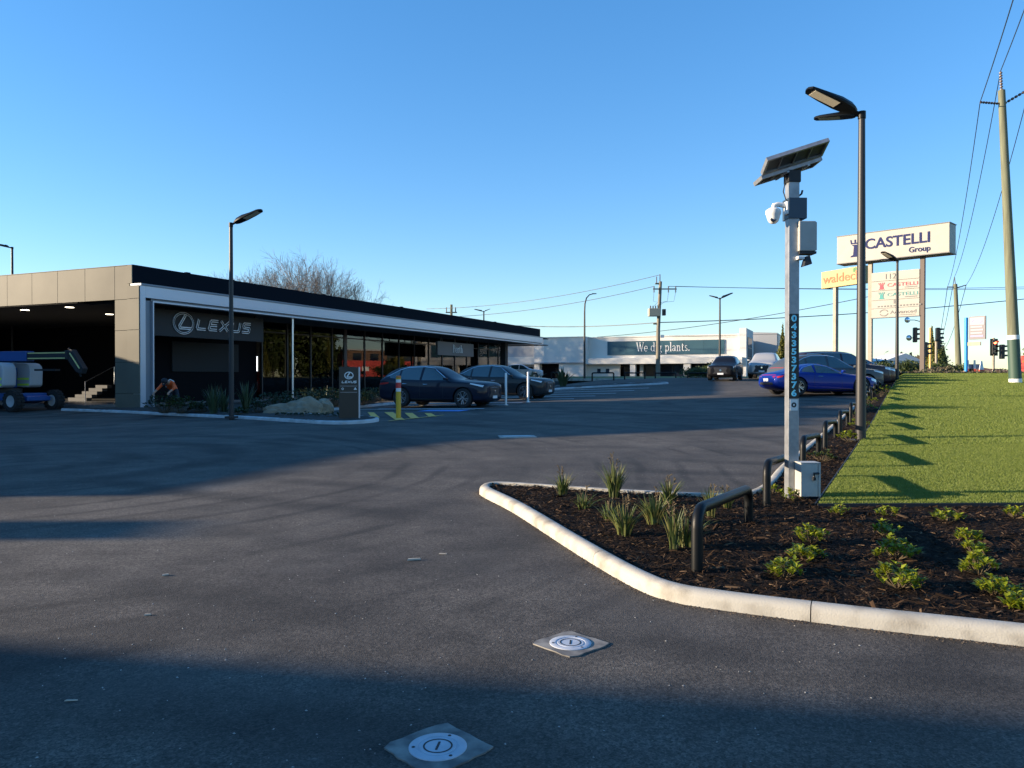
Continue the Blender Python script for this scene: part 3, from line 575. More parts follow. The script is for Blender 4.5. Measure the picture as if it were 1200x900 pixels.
def glyph(ch, h, X, y):
    mb = MB(); st = lambda x, z0, z1: bar(mb, x, z0, x, z1, S_, h, X, y)
    if ch == 'W':
        bar(mb, .08, 1, .34, 0, S_, h, X, y); bar(mb, .34, 0, .56, 1, T_, h, X, y); bar(mb, .5, 1, .76, 0, S_, h, X, y); bar(mb, .76, 0, 1.02, 1, T_, h, X, y); serif(mb, -.06, .24, 1, h, X, y); serif(mb, .38, .68, 1, h, X, y); serif(mb, .9, 1.12, 1, h, X, y); w = 1.06
    elif ch == 'P':
        st(.16, 0, 1); ell(mb, .22, .74, .34, .26, .12, .05, h, X, y, -90, 90); serif(mb, 0, .32, 0, h, X, y); serif(mb, 0, .25, 1, h, X, y); w = .62
    elif ch == 'e': ell(mb, .27, .31, .27, .32, .11, .05, h, X, y, 0, 320); mb.box((X + .05 * h, y, .30 * h), (X + .53 * h, y + .03, .35 * h)); w = .56
    elif ch == 'r': st(.14, 0, XH); serif(mb, 0, .30, 0, h, X, y); serif(mb, .0, .14, XH - .02, h, X, y); ell(mb, .34, .42, .18, .2, .1, .08, h, X, y, 20, 160); w = .46
    elif ch == 't': st(.16, .05, .8); serif(mb, .02, .36, XH, h, X, y); ell(mb, .26, .12, .16, .13, .07, .05, h, X, y, 180, 340); w = .40
    elif ch == 'h': st(.14, 0, 1); serif(mb, 0, .28, 0, h, X, y); serif(mb, 0, .14, 1, h, X, y); ell(mb, .32, .38, .19, .25, .1, .06, h, X, y, 0, 180); st(.45, 0, .4); serif(mb, .32, .60, 0, h, X, y); w = .62
    elif ch == 'n': st(.14, 0, XH); serif(mb, 0, .28, 0, h, X, y); serif(mb, 0, .14, XH, h, X, y); ell(mb, .32, .38, .19, .25, .1, .06, h, X, y, 0, 180); st(.45, 0, .4); serif(mb, .32, .60, 0, h, X, y); w = .62
    elif ch == 'd': ell(mb, .25, .31, .25, .33, .11, .05, h, X, y); st(.46, 0, 1); serif(mb, .32, .46, 1, h, X, y); serif(mb, .46, .62, 0, h, X, y); w = .64
    elif ch == 'i': st(.14, 0, XH); serif(mb, 0, .28, 0, h, X, y); serif(mb, 0, .14, XH, h, X, y); ell(mb, .14, .84, .08, .08, .079, .079, h, X, y); w = .30
    elif ch == 'g': ell(mb, .24, .40, .2, .22, .1, .05, h, X, y); ell(mb, .26, -.1, .25, .15, .06, .05, h, X, y); bar(mb, .12, .04, .12, .24, .05, h, X, y); serif(mb, .36, .54, .58, h, X, y); w = .54
    elif ch == 'p': st(.14, -.3, XH); serif(mb, 0, .28, -.3, h, X, y); serif(mb, 0, .14, XH, h, X, y); ell(mb, .33, .31, .25, .33, .11, .05, h, X, y); w = .62
    elif ch == 'l': st(.14, 0, 1); serif(mb, 0, .28, 0, h, X, y); serif(mb, 0, .14, 1, h, X, y); w = .29
    elif ch == 'a': ell(mb, .2, .16, .19, .17, .1, .05, h, X, y); st(.40, .0, .45); ell(mb, .24, .42, .22, .2, .1, .06, h, X, y, 0, 170); serif(mb, .38, .52, .02, h, X, y); w = .54
    elif ch == 's': ell(mb, .21, .46, .17, .16, .09, .05, h, X, y, 30, 270); ell(mb, .21, .16, .19, .16, .09, .05, h, X, y, -150, 90); w = .44
    elif ch == '.': ell(mb, .1, .07, .08, .08, .079, .079, h, X, y); w = .22
    else: return None, .3
    return mb, w
def serif_word(txt, h, parent, x, z, y, m):
    hold = shifted(parent, 'lettering', x, z); X = 0
    for ch in txt:
        mb, w = glyph(ch, h, X, y)
        if mb: mb.build('letter', m, hold)
        X += (w + .05) * h
    return X
serif_word('Perth', .62, t, 2.55, .28, -.031, 'white_paint')
# ---- pale commercial building across the road
PB_U = 67.0
def pxv(px, u):
    a = (px - 600) / 900; x0, y0 = site(0, u); v = (a * y0 - x0) / (VX - a * VY); return v, y0 + v * VY
mat('render_white', (.74, .71, .65), .85, c2=(.66, .63, .575), scale=.3, detail=6); mat('render_grey', (.36, .36, .36), .85, c2=(.32, .32, .33), scale=.4); mat('teal_panel', (.030, .085, .115), .5, c2=(.036, .10, .13), scale=.4)
mat('dark_glazing', (.012, .016, .03), .08, spec=.8); mat('tin', (.36, .36, .365), .5, .4)
PB = empty('nursery_building', (BX, BY, 0), SITE, 'long cream rendered building with teal lettered panel across the road', 'building')
v0 = pxv(685, PB_U)[0]; v1 = pxv(867, PB_U)[0]; vb = pxv(626, PB_U - 1.5)[0]; va = pxv(590, PB_U)[0]
part(PB, 'wall', 'render_white', (v0, PB_U, 3.9), (v1, PB_U + 14, 6.5)); part(PB, 'coping', 'render_white', (v0, PB_U - .1, 6.502), (v1 + .05, PB_U + .5, 6.62))
part(PB, 'canopy_band', 'render_white', (v0 + .01, PB_U - 1.3, 3.24), (v1 + .4, PB_U - .003, 3.95), bevel=.02)
part(PB, 'wall', 'dark_wall', (v0, PB_U + 1.6, 1.3), (v1, PB_U + 14, 3.9))
lv = lambda px: pxv(px, PB_U)[0]
part(PB, 'wall', 'render_white', (lv(686), PB_U - .2, 1.3), (lv(727), PB_U + .1, 3.239)); 
for a, b in ((741, 747), (803, 811)): part(PB, 'pillar', 'render_white', (lv(a), PB_U - 1.1, 1.3), (lv(b), PB_U - .5, 3.239))
part(PB, 'pillar', 'render_white', (lv(749), PB_U + .3, 1.3), (lv(753), PB_U + .7, 3.239))
for a, b in ((727.5, 741), (754, 770), (770.5, 787), (787.5, 803), (812, 826), (826.5, 840), (841, 866)):
    f = part(PB, 'window', 'mullion', (lv(a), PB_U + .9, 1.3), (lv(b), PB_U + 1.0, 3.2)); part(f, 'pane', 'dark_glazing', (lv(a) + .08, PB_U + .86, 1.5), (lv(b) - .08, PB_U + .898, 3.1))
for a, b in ((700.5, 704.5), (710.5, 714.5)):
    f = part(PB, 'window', 'mullion', (lv(a), PB_U - .24, 2.15), (lv(b), PB_U - .202, 2.7)); part(f, 'pane', 'dark_glazing', (lv(a) + .05, PB_U - .26, 2.2), (lv(b) - .05, PB_U - .241, 2.65))
# block standing forward, with a wide dark garage opening
w0, w1 = vb, pxv(685, PB_U - 1.5)[0]; gx0, gx1 = pxv(632, PB_U - 1.5)[0], pxv(655, PB_U - 1.5)[0]
part(PB, 'wall', 'render_white', (w0, PB_U - 1.5, 3.35), (w1, PB_U + 10, 6.55)); part(PB, 'coping', 'render_white', (w0 - .05, PB_U - 1.6, 6.552), (w1 + .05, PB_U + 10, 6.66)); part(PB, 'wall', 'render_white', (w0, PB_U - 1.45, 1.3), (gx0, PB_U + 10, 3.348)); part(PB, 'wall', 'render_white', (gx1, PB_U - 1.45, 1.3), (w1, PB_U + 10, 3.348)); part(PB, 'garage_door', 'dark_wall', (gx0, PB_U - .6, 1.3), (gx1, PB_U - .4, 3.3))
part(PB, 'ledge', 'render_grey', (w0, PB_U - 1.7, 3.352), (w1, PB_U - 1.502, 3.5))
part(PB, 'wall', 'render_grey', (va, PB_U + 1.2, 1.3), (w0 - .003, PB_U + 10, 6.2)); part(PB, 'canopy_band', 'render_white', (va, PB_U + .6, 3.3), (w0 - .01, PB_U + 1.195, 4.3))
for a, b in ((592, 609), (614, 624)): part(PB, 'garage_door', 'dark_wall', (pxv(a, PB_U + 1)[0], PB_U + 1.1, 1.3), (pxv(b, PB_U + 1)[0], PB_U + 1.19, 3.0))
# tower end and grey warehouse behind
tz = 7.25; part(PB, 'tower', 'render_white', (v1 + .002, PB_U - .5, 1.3), (v1 + .75, PB_U + 6.5, tz))
f = part(PB, 'window', 'mullion', (v1 + .752, PB_U + .8, 1.6), (v1 + .80, PB_U + 5.0, 6.3))
for k in range(3):
    for j in range(4): part(f, 'pane', 'dark_glazing', (v1 + .801, PB_U + .9 + k * 1.36, 1.7 + j * 1.14), (v1 + .82, PB_U + 2.16 + k * 1.36, 2.74 + j * 1.14))
WH = empty('warehouse', (BX, BY, 0), SITE, 'grey metal warehouse with low pitched roof behind the cream building tower', 'building')
part(WH, 'wall', 'tin', (v1 - .6, PB_U + 14.2, 1.3), (v1 + 2.9, PB_U + 60, 7.3)); 
MB().prism([(v1 - .6, 7.3), (v1 + 2.95, 7.3), (v1 + 2.95, 7.45), (v1 - .6, 7.62)], lambda a, b: (a, PB_U + 14.1, b), lambda a, b: (a, PB_U + 60, b)).build('roof', 'tin', WH)
for k in range(9): part(WH, 'wall_rib', 'render_grey', (v1 + 2.902, PB_U + 15 + k * 4.9, 1.3), (v1 + 2.96, PB_U + 15.4 + k * 4.9, 7.29))
part(WH, 'wall_sign', 'white_paint', (v1 + 2.962, PB_U + 20, 5.2), (v1 + 3.0, PB_U + 32, 6.4))
# teal sign panel with white serif words
x0, x1 = lv(712), lv(849)
t = board_frame('wall_sign', x0, PB_U - .06, 4.36, 'long teal panel reading white serif words on the cream building'); t.rotation_euler = (0, 0, SITE)
w = x1 - x0; nb = 6
for k in range(nb): part(t, 'panel', 'teal_panel', (k * w / nb + .01, -.06, 0), ((k + 1) * w / nb - .01, .055, 1.66))
tx = lv(746) - x0; wid = serif_word('We dig plants.', 1.06, t, tx, .40, -.10, 'white_paint'); hold = [c for c in t.children if c.name.startswith('lettering')][0]; sc = (lv(809) - lv(746)) / wid; hold.scale = (sc, 1, 1)
# ---- unseen building added on the sun's side, roofline shaped to throw the drive shadows
WK = empty('shadow_building', (-32, 0, 0), 0, 'added unseen building with stepped roofline shaped to shadow the drive', 'building')
part(WK, 'wall', 'render_grey', (-14, -26, -.2), (0, 39, 5.5)); part(WK, 'parapet', 'render_white', (-.3, -26, 5.502), (0.05, 39, 5.66))
pf = lambda a, b: (-.31, a, b); pb = lambda a, b: (-12, a, b)
MB().prism([(8.9, 5.503), (8.9, 6.24), (13.1, 6.64), (15.7, 7.12), (15.7, 5.503)], pb, pf).build('roof', 'tin', WK)
MB().prism([(15.72, 5.503), (15.72, 7.12), (18.4, 9.25), (20.4, 9.45), (20.5, 10.8), (24.8, 9.95), (26.4, 11.0), (31.2, 11.0), (31.2, 5.503)], pb, pf).build('roof', 'tin', WK)
MB().box((-3.0, 6.35, 5.503), (-.32, 7.25, 6.46)).build('shadow_stripe_block', 'tin', WK)  # added block, placed to cast the narrow shadow stripe on the drive
MB().prism([(-24, 5.503), (-24, 9.0), (1.2, 9.0), (4.55, 5.503)], pb, pf).build('roof', 'tin', WK)
for k in range(7):
    f = part(WK, 'roller_door', 'tin', (.002, -20 + k * 9, -.1), (.06, -15.5 + k * 9, 3.6)); part(f, 'door_frame', 'dark_trim', (.002, -20.2 + k * 9, 3.6), (.1, -15.3 + k * 9, 3.9))
# ---- brown hall with red hoarding on the far side of the main road, seen only in the showroom glass
BH = empty('brick_hall', (90, 114, 1.5), 0, 'brown brick hall beyond the main road mirrored in the showroom glazing', 'building')
mat('brick', (.13, .075, .05), .9, c2=(.17, .10, .065), scale=3); mat('red_board', (.48, .045, .035), .6)
part(BH, 'wall', 'brick', (0, 0, -.3), (14, 19, 6.2)); part(BH, 'roof', 'tin', (-.4, -.4, 6.202), (14.4, 19.4, 6.5))
for k in range(4): part(BH, 'window', 'dark_glazing', (-.03, 2 + k * 4.5, 4), (-.002, 4.2 + k * 4.5, 5.6))
RH = empty('hoarding', (87.5, 112, 1.5), 0, 'red site hoarding with pale blocks beyond the main road', 'hoarding')
for k in range(5):
    f = part(RH, 'panel', 'red_board', (0, k * 4.02, .2), (.08, k * 4.02 + 3.98, 3.9))
    if k % 2: part(f, 'pale_block', 'white_paint', (-.02, k * 4.02 + .8, 1.6), (-.002, k * 4.02 + 2.6, 2.6))
# ---------------------------------------------------------------- vehicles
def paint(name, c, metal=.0, rough=.5): return mat(name, c, rough, metal * .5, coat=.38, spec=.08)
paint('paint_navy', (.010, .013, .026)); paint('paint_graphite', (.022, .026, .030)); paint('paint_blue', (.003, .022, .20), .3); paint('paint_silver', (.42, .42, .42), .6)
paint('paint_white', (.62, .63, .65), 0.); paint('paint_black', (.008, .008, .010)); paint('paint_grey', (.065, .075, .085), .5); paint('paint_plum', (.035, .022, .032), .5); paint('paint_copper', (.10, .045, .035), .5); paint('paint_green', (.012, .045, .032), .3); paint('paint_red', (.16, .012, .012), .3)
# stations: x, half width, z bottom, z shoulder, z top, roof half width
RX = dict(st=[(2.46, .62, .40, .76, .88, .54), (2.42, .80, .26, .90, .98, .70), (2.22, .92, .20, .97, 1.045, .76), (1.75, .96, .19, 1.0, 1.085, .78), (1.30, .965, .19, 1.02, 1.12, .78), (1.0, .965, .19, 1.035, 1.16, .77), (.72, .965, .19, 1.045, 1.27, .72), (.35, .965, .19, 1.05, 1.49, .67), (.05, .965, .19, 1.05, 1.64, .635), (-.35, .965, .19, 1.055, 1.715, .625), (-.85, .965, .19, 1.065, 1.715, .625), (-1.35, .965, .19, 1.08, 1.69, .615), (-1.78, .96, .20, 1.11, 1.61, .60), (-2.12, .95, .22, 1.14, 1.47, .59), (-2.34, .93, .26, 1.15, 1.27, .66), (-2.47, .88, .32, 1.04, 1.12, .70), (-2.52, .74, .46, .86, .94, .60)],
          ax=(1.49, -1.36), r=.39, tw=.24,
          win=[[(.74, 1.09), (.02, 1.56), (-.36, 1.62), (-.40, 1.095)], [(-.50, 1.098), (-.47, 1.62), (-1.15, 1.60), (-1.42, 1.53), (-1.42, 1.125)], [(-1.50, 1.13), (-1.50, 1.50), (-2.0, 1.27), (-1.92, 1.19)]],
          ws=[(1.02, .68), (.98, .0), (.12, .0), (.10, .54)], rw=[(-2.26, .52), (-1.84, .48)],
          trim=[(.82, 1.075), (.04, 1.59), (-.36, 1.645), (-1.15, 1.63), (-1.52, 1.53), (-2.10, 1.25)],
          head=[(2.36, .90), (1.82, .985), (1.80, .945), (2.10, .88), (2.32, .82)], tail=[(-2.40, .98), (-1.95, 1.02), (-1.97, .95), (-2.42, .90)],
          grille=[(.46, .86), (-.46, .86), (-.36, .60), (-.60, .32), (.60, .32), (.36, .60)], mir=(.82, 1.08), sill=.38, doors=[(.62, .34, 1.03), (-.45, .34, 1.05), (-1.22, .62, 1.06)], handles=[(-.22, .93), (-1.20, .95)])
def scaled(spec, sx, sz, sw=1.0, **kw):
    s = {k: v for k, v in spec.items()}
    s['st'] = [(a * sx, b * sw, c, d * sz, e * sz, f * sw) for a, b, c, d, e, f in spec['st']]
    pz = lambda P: [(a * sx, b * sz) for a, b in P]
    s['win'] = [pz(w) for w in spec['win']]; s['trim'] = pz(spec['trim']); s['head'] = pz(spec['head']); s['tail'] = pz(spec['tail']); s['mir'] = (spec['mir'][0] * sx, spec['mir'][1] * sz)
    s['ws'] = [(a * sx, b * sw) for a, b in spec['ws']]; s['rw'] = [(a * sx, b * sw) for a, b in spec['rw']]; s['ax'] = tuple(a * sx for a in spec['ax'])
    s['doors'] = [(a * sx, b, c * sz) for a, b, c in spec['doors']]; s['handles'] = pz(spec['handles']); s['grille'] = [(a * sw, b * sz) for a, b in spec['grille']]
    s.update(kw); return s
NX = scaled(RX, .955, .98, .975)
LX = dict(st=[(2.52, .62, .42, .80, .92, .55), (2.47, .80, .33, .95, 1.08, .70), (2.30, .92, .28, 1.06, 1.18, .78), (1.85, .985, .26, 1.12, 1.22, .82), (1.35, .995, .26, 1.14, 1.25, .84), (1.08, .995, .26, 1.15, 1.29, .83), (.82, .995, .26, 1.16, 1.48, .77), (.55, .995, .26, 1.17, 1.72, .72), (.25, .995, .26, 1.18, 1.84, .69), (-.3, .995, .26, 1.18, 1.88, .68), (-1.0, .995, .26, 1.19, 1.88, .68), (-1.8, .99, .27, 1.20, 1.85, .68), (-2.2, .97, .29, 1.20, 1.78, .68), (-2.42, .95, .32, 1.18, 1.50, .74), (-2.52, .90, .38, 1.05, 1.20, .74), (-2.56, .72, .5, .85, 1.0, .6)],
          ax=(1.45, -1.40), r=.41, tw=.27,
          win=[[(.86, 1.21), (.36, 1.70), (-.20, 1.74), (-.22, 1.22)], [(-.32, 1.22), (-.30, 1.745), (-1.15, 1.74), (-1.18, 1.24)], [(-1.28, 1.24), (-1.26, 1.735), (-1.95, 1.68), (-2.12, 1.26)]],
          ws=[(1.05, .72), (1.03, 0), (.36, 0), (.34, .62)], rw=[(-2.44, .60), (-2.32, .58)], trim=[(.95, 1.19), (.40, 1.735), (-.2, 1.775), (-1.2, 1.775), (-2.0, 1.715), (-2.2, 1.25)],
          head=[(2.46, 1.02), (2.02, 1.10), (2.02, 1.00), (2.44, .92)], tail=[(-2.5, 1.18), (-2.2, 1.2), (-2.2, 1.06), (-2.52, 1.04)],
          grille=[(.50, 1.02), (-.50, 1.02), (-.42, .72), (-.58, .40), (.58, .40), (.42, .72)], mir=(.88, 1.24), sill=.46, doors=[(.72, .45, 1.18), (-.27, .45, 1.2), (-1.22, .75, 1.2)], handles=[(-.05, 1.08), (-1.0, 1.09)])
LC = dict(st=[(2.36, .50, .32, .50, .58, .44), (2.30, .72, .20, .60, .70, .62), (2.05, .88, .15, .70, .80, .70), (1.6, .945, .14, .77, .87, .74), (1.1, .955, .14, .80, .91, .75), (.75, .955, .14, .82, .96, .74), (.45, .955, .14, .83, 1.10, .66), (.1, .95, .14, .84, 1.25, .58), (-.25, .95, .14, .85, 1.335, .54), (-.6, .95, .14, .87, 1.335, .53), (-1.0, .955, .15, .89, 1.25, .53), (-1.4, .96, .16, .91, 1.12, .56), (-1.8, .95, .19, .92, 1.01, .62), (-2.12, .90, .24, .90, .97, .66), (-2.30, .80, .32, .80, .88, .62), (-2.38, .66, .42, .66, .74, .5)],
          ax=(1.42, -1.45), r=.365, tw=.26, win=[[(.55, .90), (-.02, 1.18), (-.55, 1.255), (-.62, .93)], [(-.70, .94), (-.66, 1.245), (-1.02, 1.14), (-1.25, .98)]],
          ws=[(.80, .64), (.78, 0), (.0, 0), (-.02, .48)], rw=[(-1.75, .44), (-.98, .42)], trim=[(.62, .88), (.0, 1.205), (-.55, 1.285), (-1.05, 1.17), (-1.35, .98)],
          head=[(2.26, .62), (1.85, .74), (1.88, .62), (2.2, .52)], tail=[(-2.34, .78), (-2.08, .83), (-2.12, .76), (-2.36, .70)], grille=[(.42, .62), (-.42, .62), (-.30, .45), (-.52, .26), (.52, .26), (.30, .45)], mir=(.56, .92), sill=.27, doors=[(.52, .27, .86), (-.72, .30, .90)], handles=[(-.45, .79)])
HB = scaled(RX, .86, .88, .92, r=.32)
OD = math.radians
def car(name, spec, pm, loc, heading, lab, cat='car', group=None, rim='rim', small=False):
    t = empty(name, loc, heading, lab, cat, group)
    # body shell
    st = spec['st']; vs = []; fs = []; ns = []
    for (x, hw, zb, zs, zt, rw) in st:
        dz = zs - zb; half = [(0, zb), (hw * .82, zb), (hw * .965, zb + .10 * dz / .7), (hw * .995, zb + .40 * dz), (hw * .99, zb + .68 * dz), (hw * .955, zs), (hw * .955 * .46 + rw * .54 + .012, zs + .55 * (zt - .06 - zs)), (rw, zt - .055), (rw * .72, zt - .012), (0, zt)]
        ring = half + [(-a, b) for a, b in half[-2:0:-1]]; ns = len(ring); vs += [(x, a, b) for a, b in ring]
    k = len(st); fs = [(i * ns + j, i * ns + (j + 1) % ns, (i + 1) * ns + (j + 1) % ns, (i + 1) * ns + j) for i in range(k - 1) for j in range(ns)]
    fs += [tuple(range(ns)), tuple((k - 1) * ns + j for j in range(ns))[::-1]]
    mb = MB().add(vs, fs); me = mb.mesh('body', [pm, 'dark_trim'], smooth='all', fix=False); tmp = link('body_tmp', me)
    cr = me.attributes.new('crease_edge', 'FLOAT', 'EDGE'); cz = {5: .6, ns - 5: .6, 7: .35, ns - 7: .35, 2: .5, ns - 2: .5}
    cr.data.foreach_set('value', [cz.get(e.vertices[0] % ns, 0.) if e.vertices[0] % ns == e.vertices[1] % ns else 0. for e in me.edges])
    md = tmp.modifiers.new('s', 'SUBSURF'); md.levels = md.render_levels = 2
    hwm = max(s[1] for s in st); cut = MB(); ra = spec['r'] * 1.13
    for xa in spec['ax']:
        for sd in (-1, 1): cut.lathe([(ra, -.24), (ra, .24)], 28, (xa, sd * (hwm - .05), spec['r'] * 1.02), 0, 'Y')
    cme = cut.mesh('c', 'dark_trim'); co = link('cut_tmp', cme); bo = tmp.modifiers.new('b', 'BOOLEAN'); bo.operation = 'DIFFERENCE'; bo.object = co; bo.solver = 'EXACT'; bo.material_mode = 'TRANSFER'
    dg = bpy.context.evaluated_depsgraph_get(); ev = tmp.evaluated_get(dg); bme = bpy.data.meshes.new_from_object(ev); bme.name = 'body'
    bme.polygons.foreach_set('use_smooth', [True] * len(bme.polygons)); bme.set_sharp_from_angle(angle=R(50))
    bpy.data.objects.remove(tmp); bpy.data.objects.remove(co)
    body = link('body', bme, t)
    bm = bmesh.new(); bm.from_mesh(bme); tree = BVHTree.FromBMesh(bm); bm.free()
    def hit(axis, a, b, sd):
        if axis == 'side': o, d = Vector((a, sd * 3, b)), Vector((0, -sd, 0))
        elif axis == 'top': o, d = Vector((a, b, 4)), Vector((0, 0, -1))
        elif axis == 'front': o, d = Vector((4, a, b)), Vector((-1, 0, 0))
        else: o, d = Vector((-4, a, b)), Vector((1, 0, 0))
        h = tree.ray_cast(o, d); return (h[0], h[1]) if h[0] is not None else (None, None)
    def patch(nm, m, axis, poly, sd=1, off=.006, n=7, parent=None):
        """thin shell lying on the body: outline in side / top / front view"""
        b = bmesh.new(); f = b.faces.new([b.verts.new((p[0], p[1], 0)) for p in poly]); bmesh.ops.triangulate(b, faces=[f])
        for _ in range(3 if n > 3 else 2): bmesh.ops.subdivide_edges(b, edges=[e for e in b.edges if e.calc_length() > .09], cuts=1, use_grid_fill=True)
        bmesh.ops.triangulate(b, faces=b.faces); bad = []
        for v in b.verts:
            p, nn = hit(axis, v.co.x, v.co.y, sd)
            if p is None: bad.append(v)
            else:
                if axis == 'side' and nn.y * sd < 0: nn = -nn
                v.co = p + nn * off
        bmesh.ops.delete(b, geom=bad, context='VERTS'); bmesh.ops.recalc_face_normals(b, faces=b.faces)
        me2 = bpy.data.meshes.new(nm); b.to_mesh(me2); b.free(); me2.materials.append(M[m]); me2.polygons.foreach_set('use_smooth', [True] * len(me2.polygons))
        o = link(nm, me2, parent or t); return o
    def strip(nm, m, axis, line, sd, w, off=.008, parent=None):
        pts = []
        for (a, b), (c, d) in zip(line[:-1], line[1:]):
            for q in range(6): pts.append((a + (c - a) * q / 6, b + (d - b) * q / 6))
        pts.append(line[-1]); P = []
        for a, b in pts:
            p, nn = hit(axis, a, b, sd)
            if p is not None: P.append(p + nn * off * .3)
        if len(P) > 2: return MB().tube(P, w, 6).build(nm, m, parent or t, smooth=True)
    for sd in (-1, 1):
        for w in spec['win']: patch('side_window', 'car_glass', 'side', w, sd)
        strip('window_trim', 'chrome' if not small else 'dark_trim', 'side', spec['trim'], sd, .011)
        patch('headlight', 'lamp_clear', 'side', spec['head'], sd, .008); patch('tail_light', 'lamp_red', 'side', spec['tail'], sd, .008)
        zb = spec['sill']; x0, x1 = spec['ax'][0] - ra - .02, spec['ax'][1] + ra + .02
        patch('sill_cladding', 'dark_trim', 'side', [(x0, .27), (x0 + .02, zb - .04), (x1 - .02, zb - .02), (x1, .27)], sd, .007)
        if not small:
            for (x, z0, z1) in spec['doors']: strip('door_gap', 'black_matt', 'side', [(x, z0), (x - .03, (z0 + z1) / 2), (x - .01, z1)], sd, .005)
            for (x, z) in spec['handles']:
                p, nn = hit('side', x, z, sd); MB().tube([p + Vector((-.1, 0, 0)), p + Vector((-.07, sd * .03, 0)), p + Vector((.07, sd * .03, 0)), p + Vector((.1, 0, 0))], .012, 6).build('door_handle', 'chrome', t, smooth=True)
        mx, mz = spec['mir']; p, nn = hit('side', mx, mz - .03, sd)
        if p is not None:
            mm = MB(); y = p.y; mm.tube([(mx, y, mz), (mx - .02, y + sd * .1, mz + .04)], .025, 6); mr = mm.build('mirror', pm, t, smooth=True)
            MB().add([(mx - .10, y + sd * .08, mz + .02), (mx - .10, y + sd * .24, mz + .03), (mx - .10, y + sd * .25, mz + .13), (mx - .10, y + sd * .09, mz + .13), (mx + .05, y + sd * .08, mz + .03), (mx + .03, y + sd * .22, mz + .04), (mx + .03, y + sd * .22, mz + .11), (mx + .05, y + sd * .09, mz + .12)],
                     [(0, 1, 2, 3), (7, 6, 5, 4), (0, 4, 5, 1), (1, 5, 6, 2), (2, 6, 7, 3), (3, 7, 4, 0)]).build('mirror_cap', pm, mr, bevel=.02, smooth=True)
        for xa in spec['ax']:
            r = spec['r']; tw = spec['tw']; yc = sd * (hwm - tw / 2 - .015); wh = empty('wheel', (xa, yc, r)); wh.parent = t
            MB().lathe([(r * .66, -tw * .5), (r * .93, -tw * .5), (r, -tw * .38), (r, tw * .38), (r * .93, tw * .5), (r * .66, tw * .5)], 28, (0, 0, 0), 0, 'Y', True).build('tyre', 'rubber', wh, smooth=True)
            rm = MB(); o = sd * tw * .5; rm.lathe([(r * .68, o * .3), (r * .70, o * .98), (r * .64, o * 1.0), (r * .61, o * .7), (r * .60, o * .3)], 28, (0, 0, 0), 0, 'Y', True)
            for q in range(10):
                a = q * math.pi / 5 + (.12 if q % 2 else -.12); ca, sa = math.cos(a), math.sin(a); w = r * .045
                rm.add([(ca * r * .1 - sa * w, o * .86, sa * r * .1 + ca * w), (ca * r * .1 + sa * w, o * .86, sa * r * .1 - ca * w), (ca * r * .65 + sa * w * 1.3, o * .98, sa * r * .65 - ca * w * 1.3), (ca * r * .65 - sa * w * 1.3, o * .98, sa * r * .65 + ca * w * 1.3),
                        (ca * r * .1 - sa * w, o * .6, sa * r * .1 + ca * w), (ca * r * .1 + sa * w, o * .6, sa * r * .1 - ca * w), (ca * r * .65 + sa * w * 1.3, o * .7, sa * r * .65 - ca * w * 1.3), (ca * r * .65 - sa * w * 1.3, o * .7, sa * r * .65 + ca * w * 1.3)],
                       [(0, 1, 2, 3), (0, 4, 5, 1), (1, 5, 6, 2), (2, 6, 7, 3), (3, 7, 4, 0)])
            rm.lathe([(0, o * .92), (r * .15, o * .9), (r * .16, o * .6)], 16, (0, 0, 0), 0, 'Y'); rm.build('rim', rim, wh, smooth=True)
            MB().lathe([(0, o * .25), (r * .55, o * .25), (r * .55, o * .32), (0, o * .32)], 20, (0, 0, 0), 0, 'Y').build('brake_disc', 'rim_dark', wh)
    w = spec['ws']; patch('windscreen', 'car_glass', 'top', [w[0], w[3], (w[3][0] + .02, 0), (w[3][0], -w[3][1]), (w[0][0], -w[0][1]), (w[0][0] + .03, 0)])
    (a, b), (c, d) = spec['rw']; patch('rear_window', 'car_glass', 'top', [(a, b), (a, -b), (c, -d), (c, d)])
    g = patch('grille', 'dark_trim', 'front', spec['grille'], 1, .008); gt = spec['grille'][0][1]; gb = spec['grille'][3][1]
    strip('grille_bar', 'chrome', 'front', [(-.30, gt - .05), (.30, gt - .05)], 1, .008, parent=g)
    p, _ = hit('front', 0, gb + .10, 1); MB().box((p.x, -.19, gb + .05), (p.x + .03, .19, gb + .16)).build('number_plate', 'plate', t)
    p, _ = hit('front', 0, (gt + gb) / 2 + .05, 1)
    if not small: MB().lathe([(.05, p.x), (.06, p.x + .02), (.045, p.x + .022)], 16, (0, 0, (gt + gb) / 2 + .05), 0, 'X').build('badge', 'chrome', t)
    zr = st[-2][3] * .80; p, _ = hit('rear', 0, zr, 1)
    if p is not None: MB().box((p.x - .03, -.20, zr - .06), (p.x + .01, .20, zr + .06)).build('number_plate', 'plate', t)
    zl = st[-3][2]; patch('rear_valance', 'dark_trim', 'rear', [(-.62, zl + .10), (.62, zl + .10), (.50, zr - .10), (-.50, zr - .10)], 1, .008)
    strip('tail_bar', 'lamp_red', 'rear', [(-.6, st[-2][3] * 1.05), (0, st[-2][3] * 1.06), (.6, st[-2][3] * 1.05)], 1, .012)
    zt = max(s[4] for s in st)
    if zt > 1.6:
        for sd in (-1, 1): strip('roof_rail', 'dark_trim', 'top', [(-.05, sd * st[8][5] * .93), (-.8, sd * st[8][5] * .93), (-1.45, sd * st[8][5] * .9)], 1, .014, .06)
    return t
HV = math.atan2(VY, VX)
def put(x, y): return (x, y, gz(x, y) + .005)
GB = 'showroom cars in the shaded bays'; 
car('parked_car', RX, 'paint_navy', put(-2.95, 31.9), HV, 'navy crossover parked behind the yellow and red bollard', group=GB)
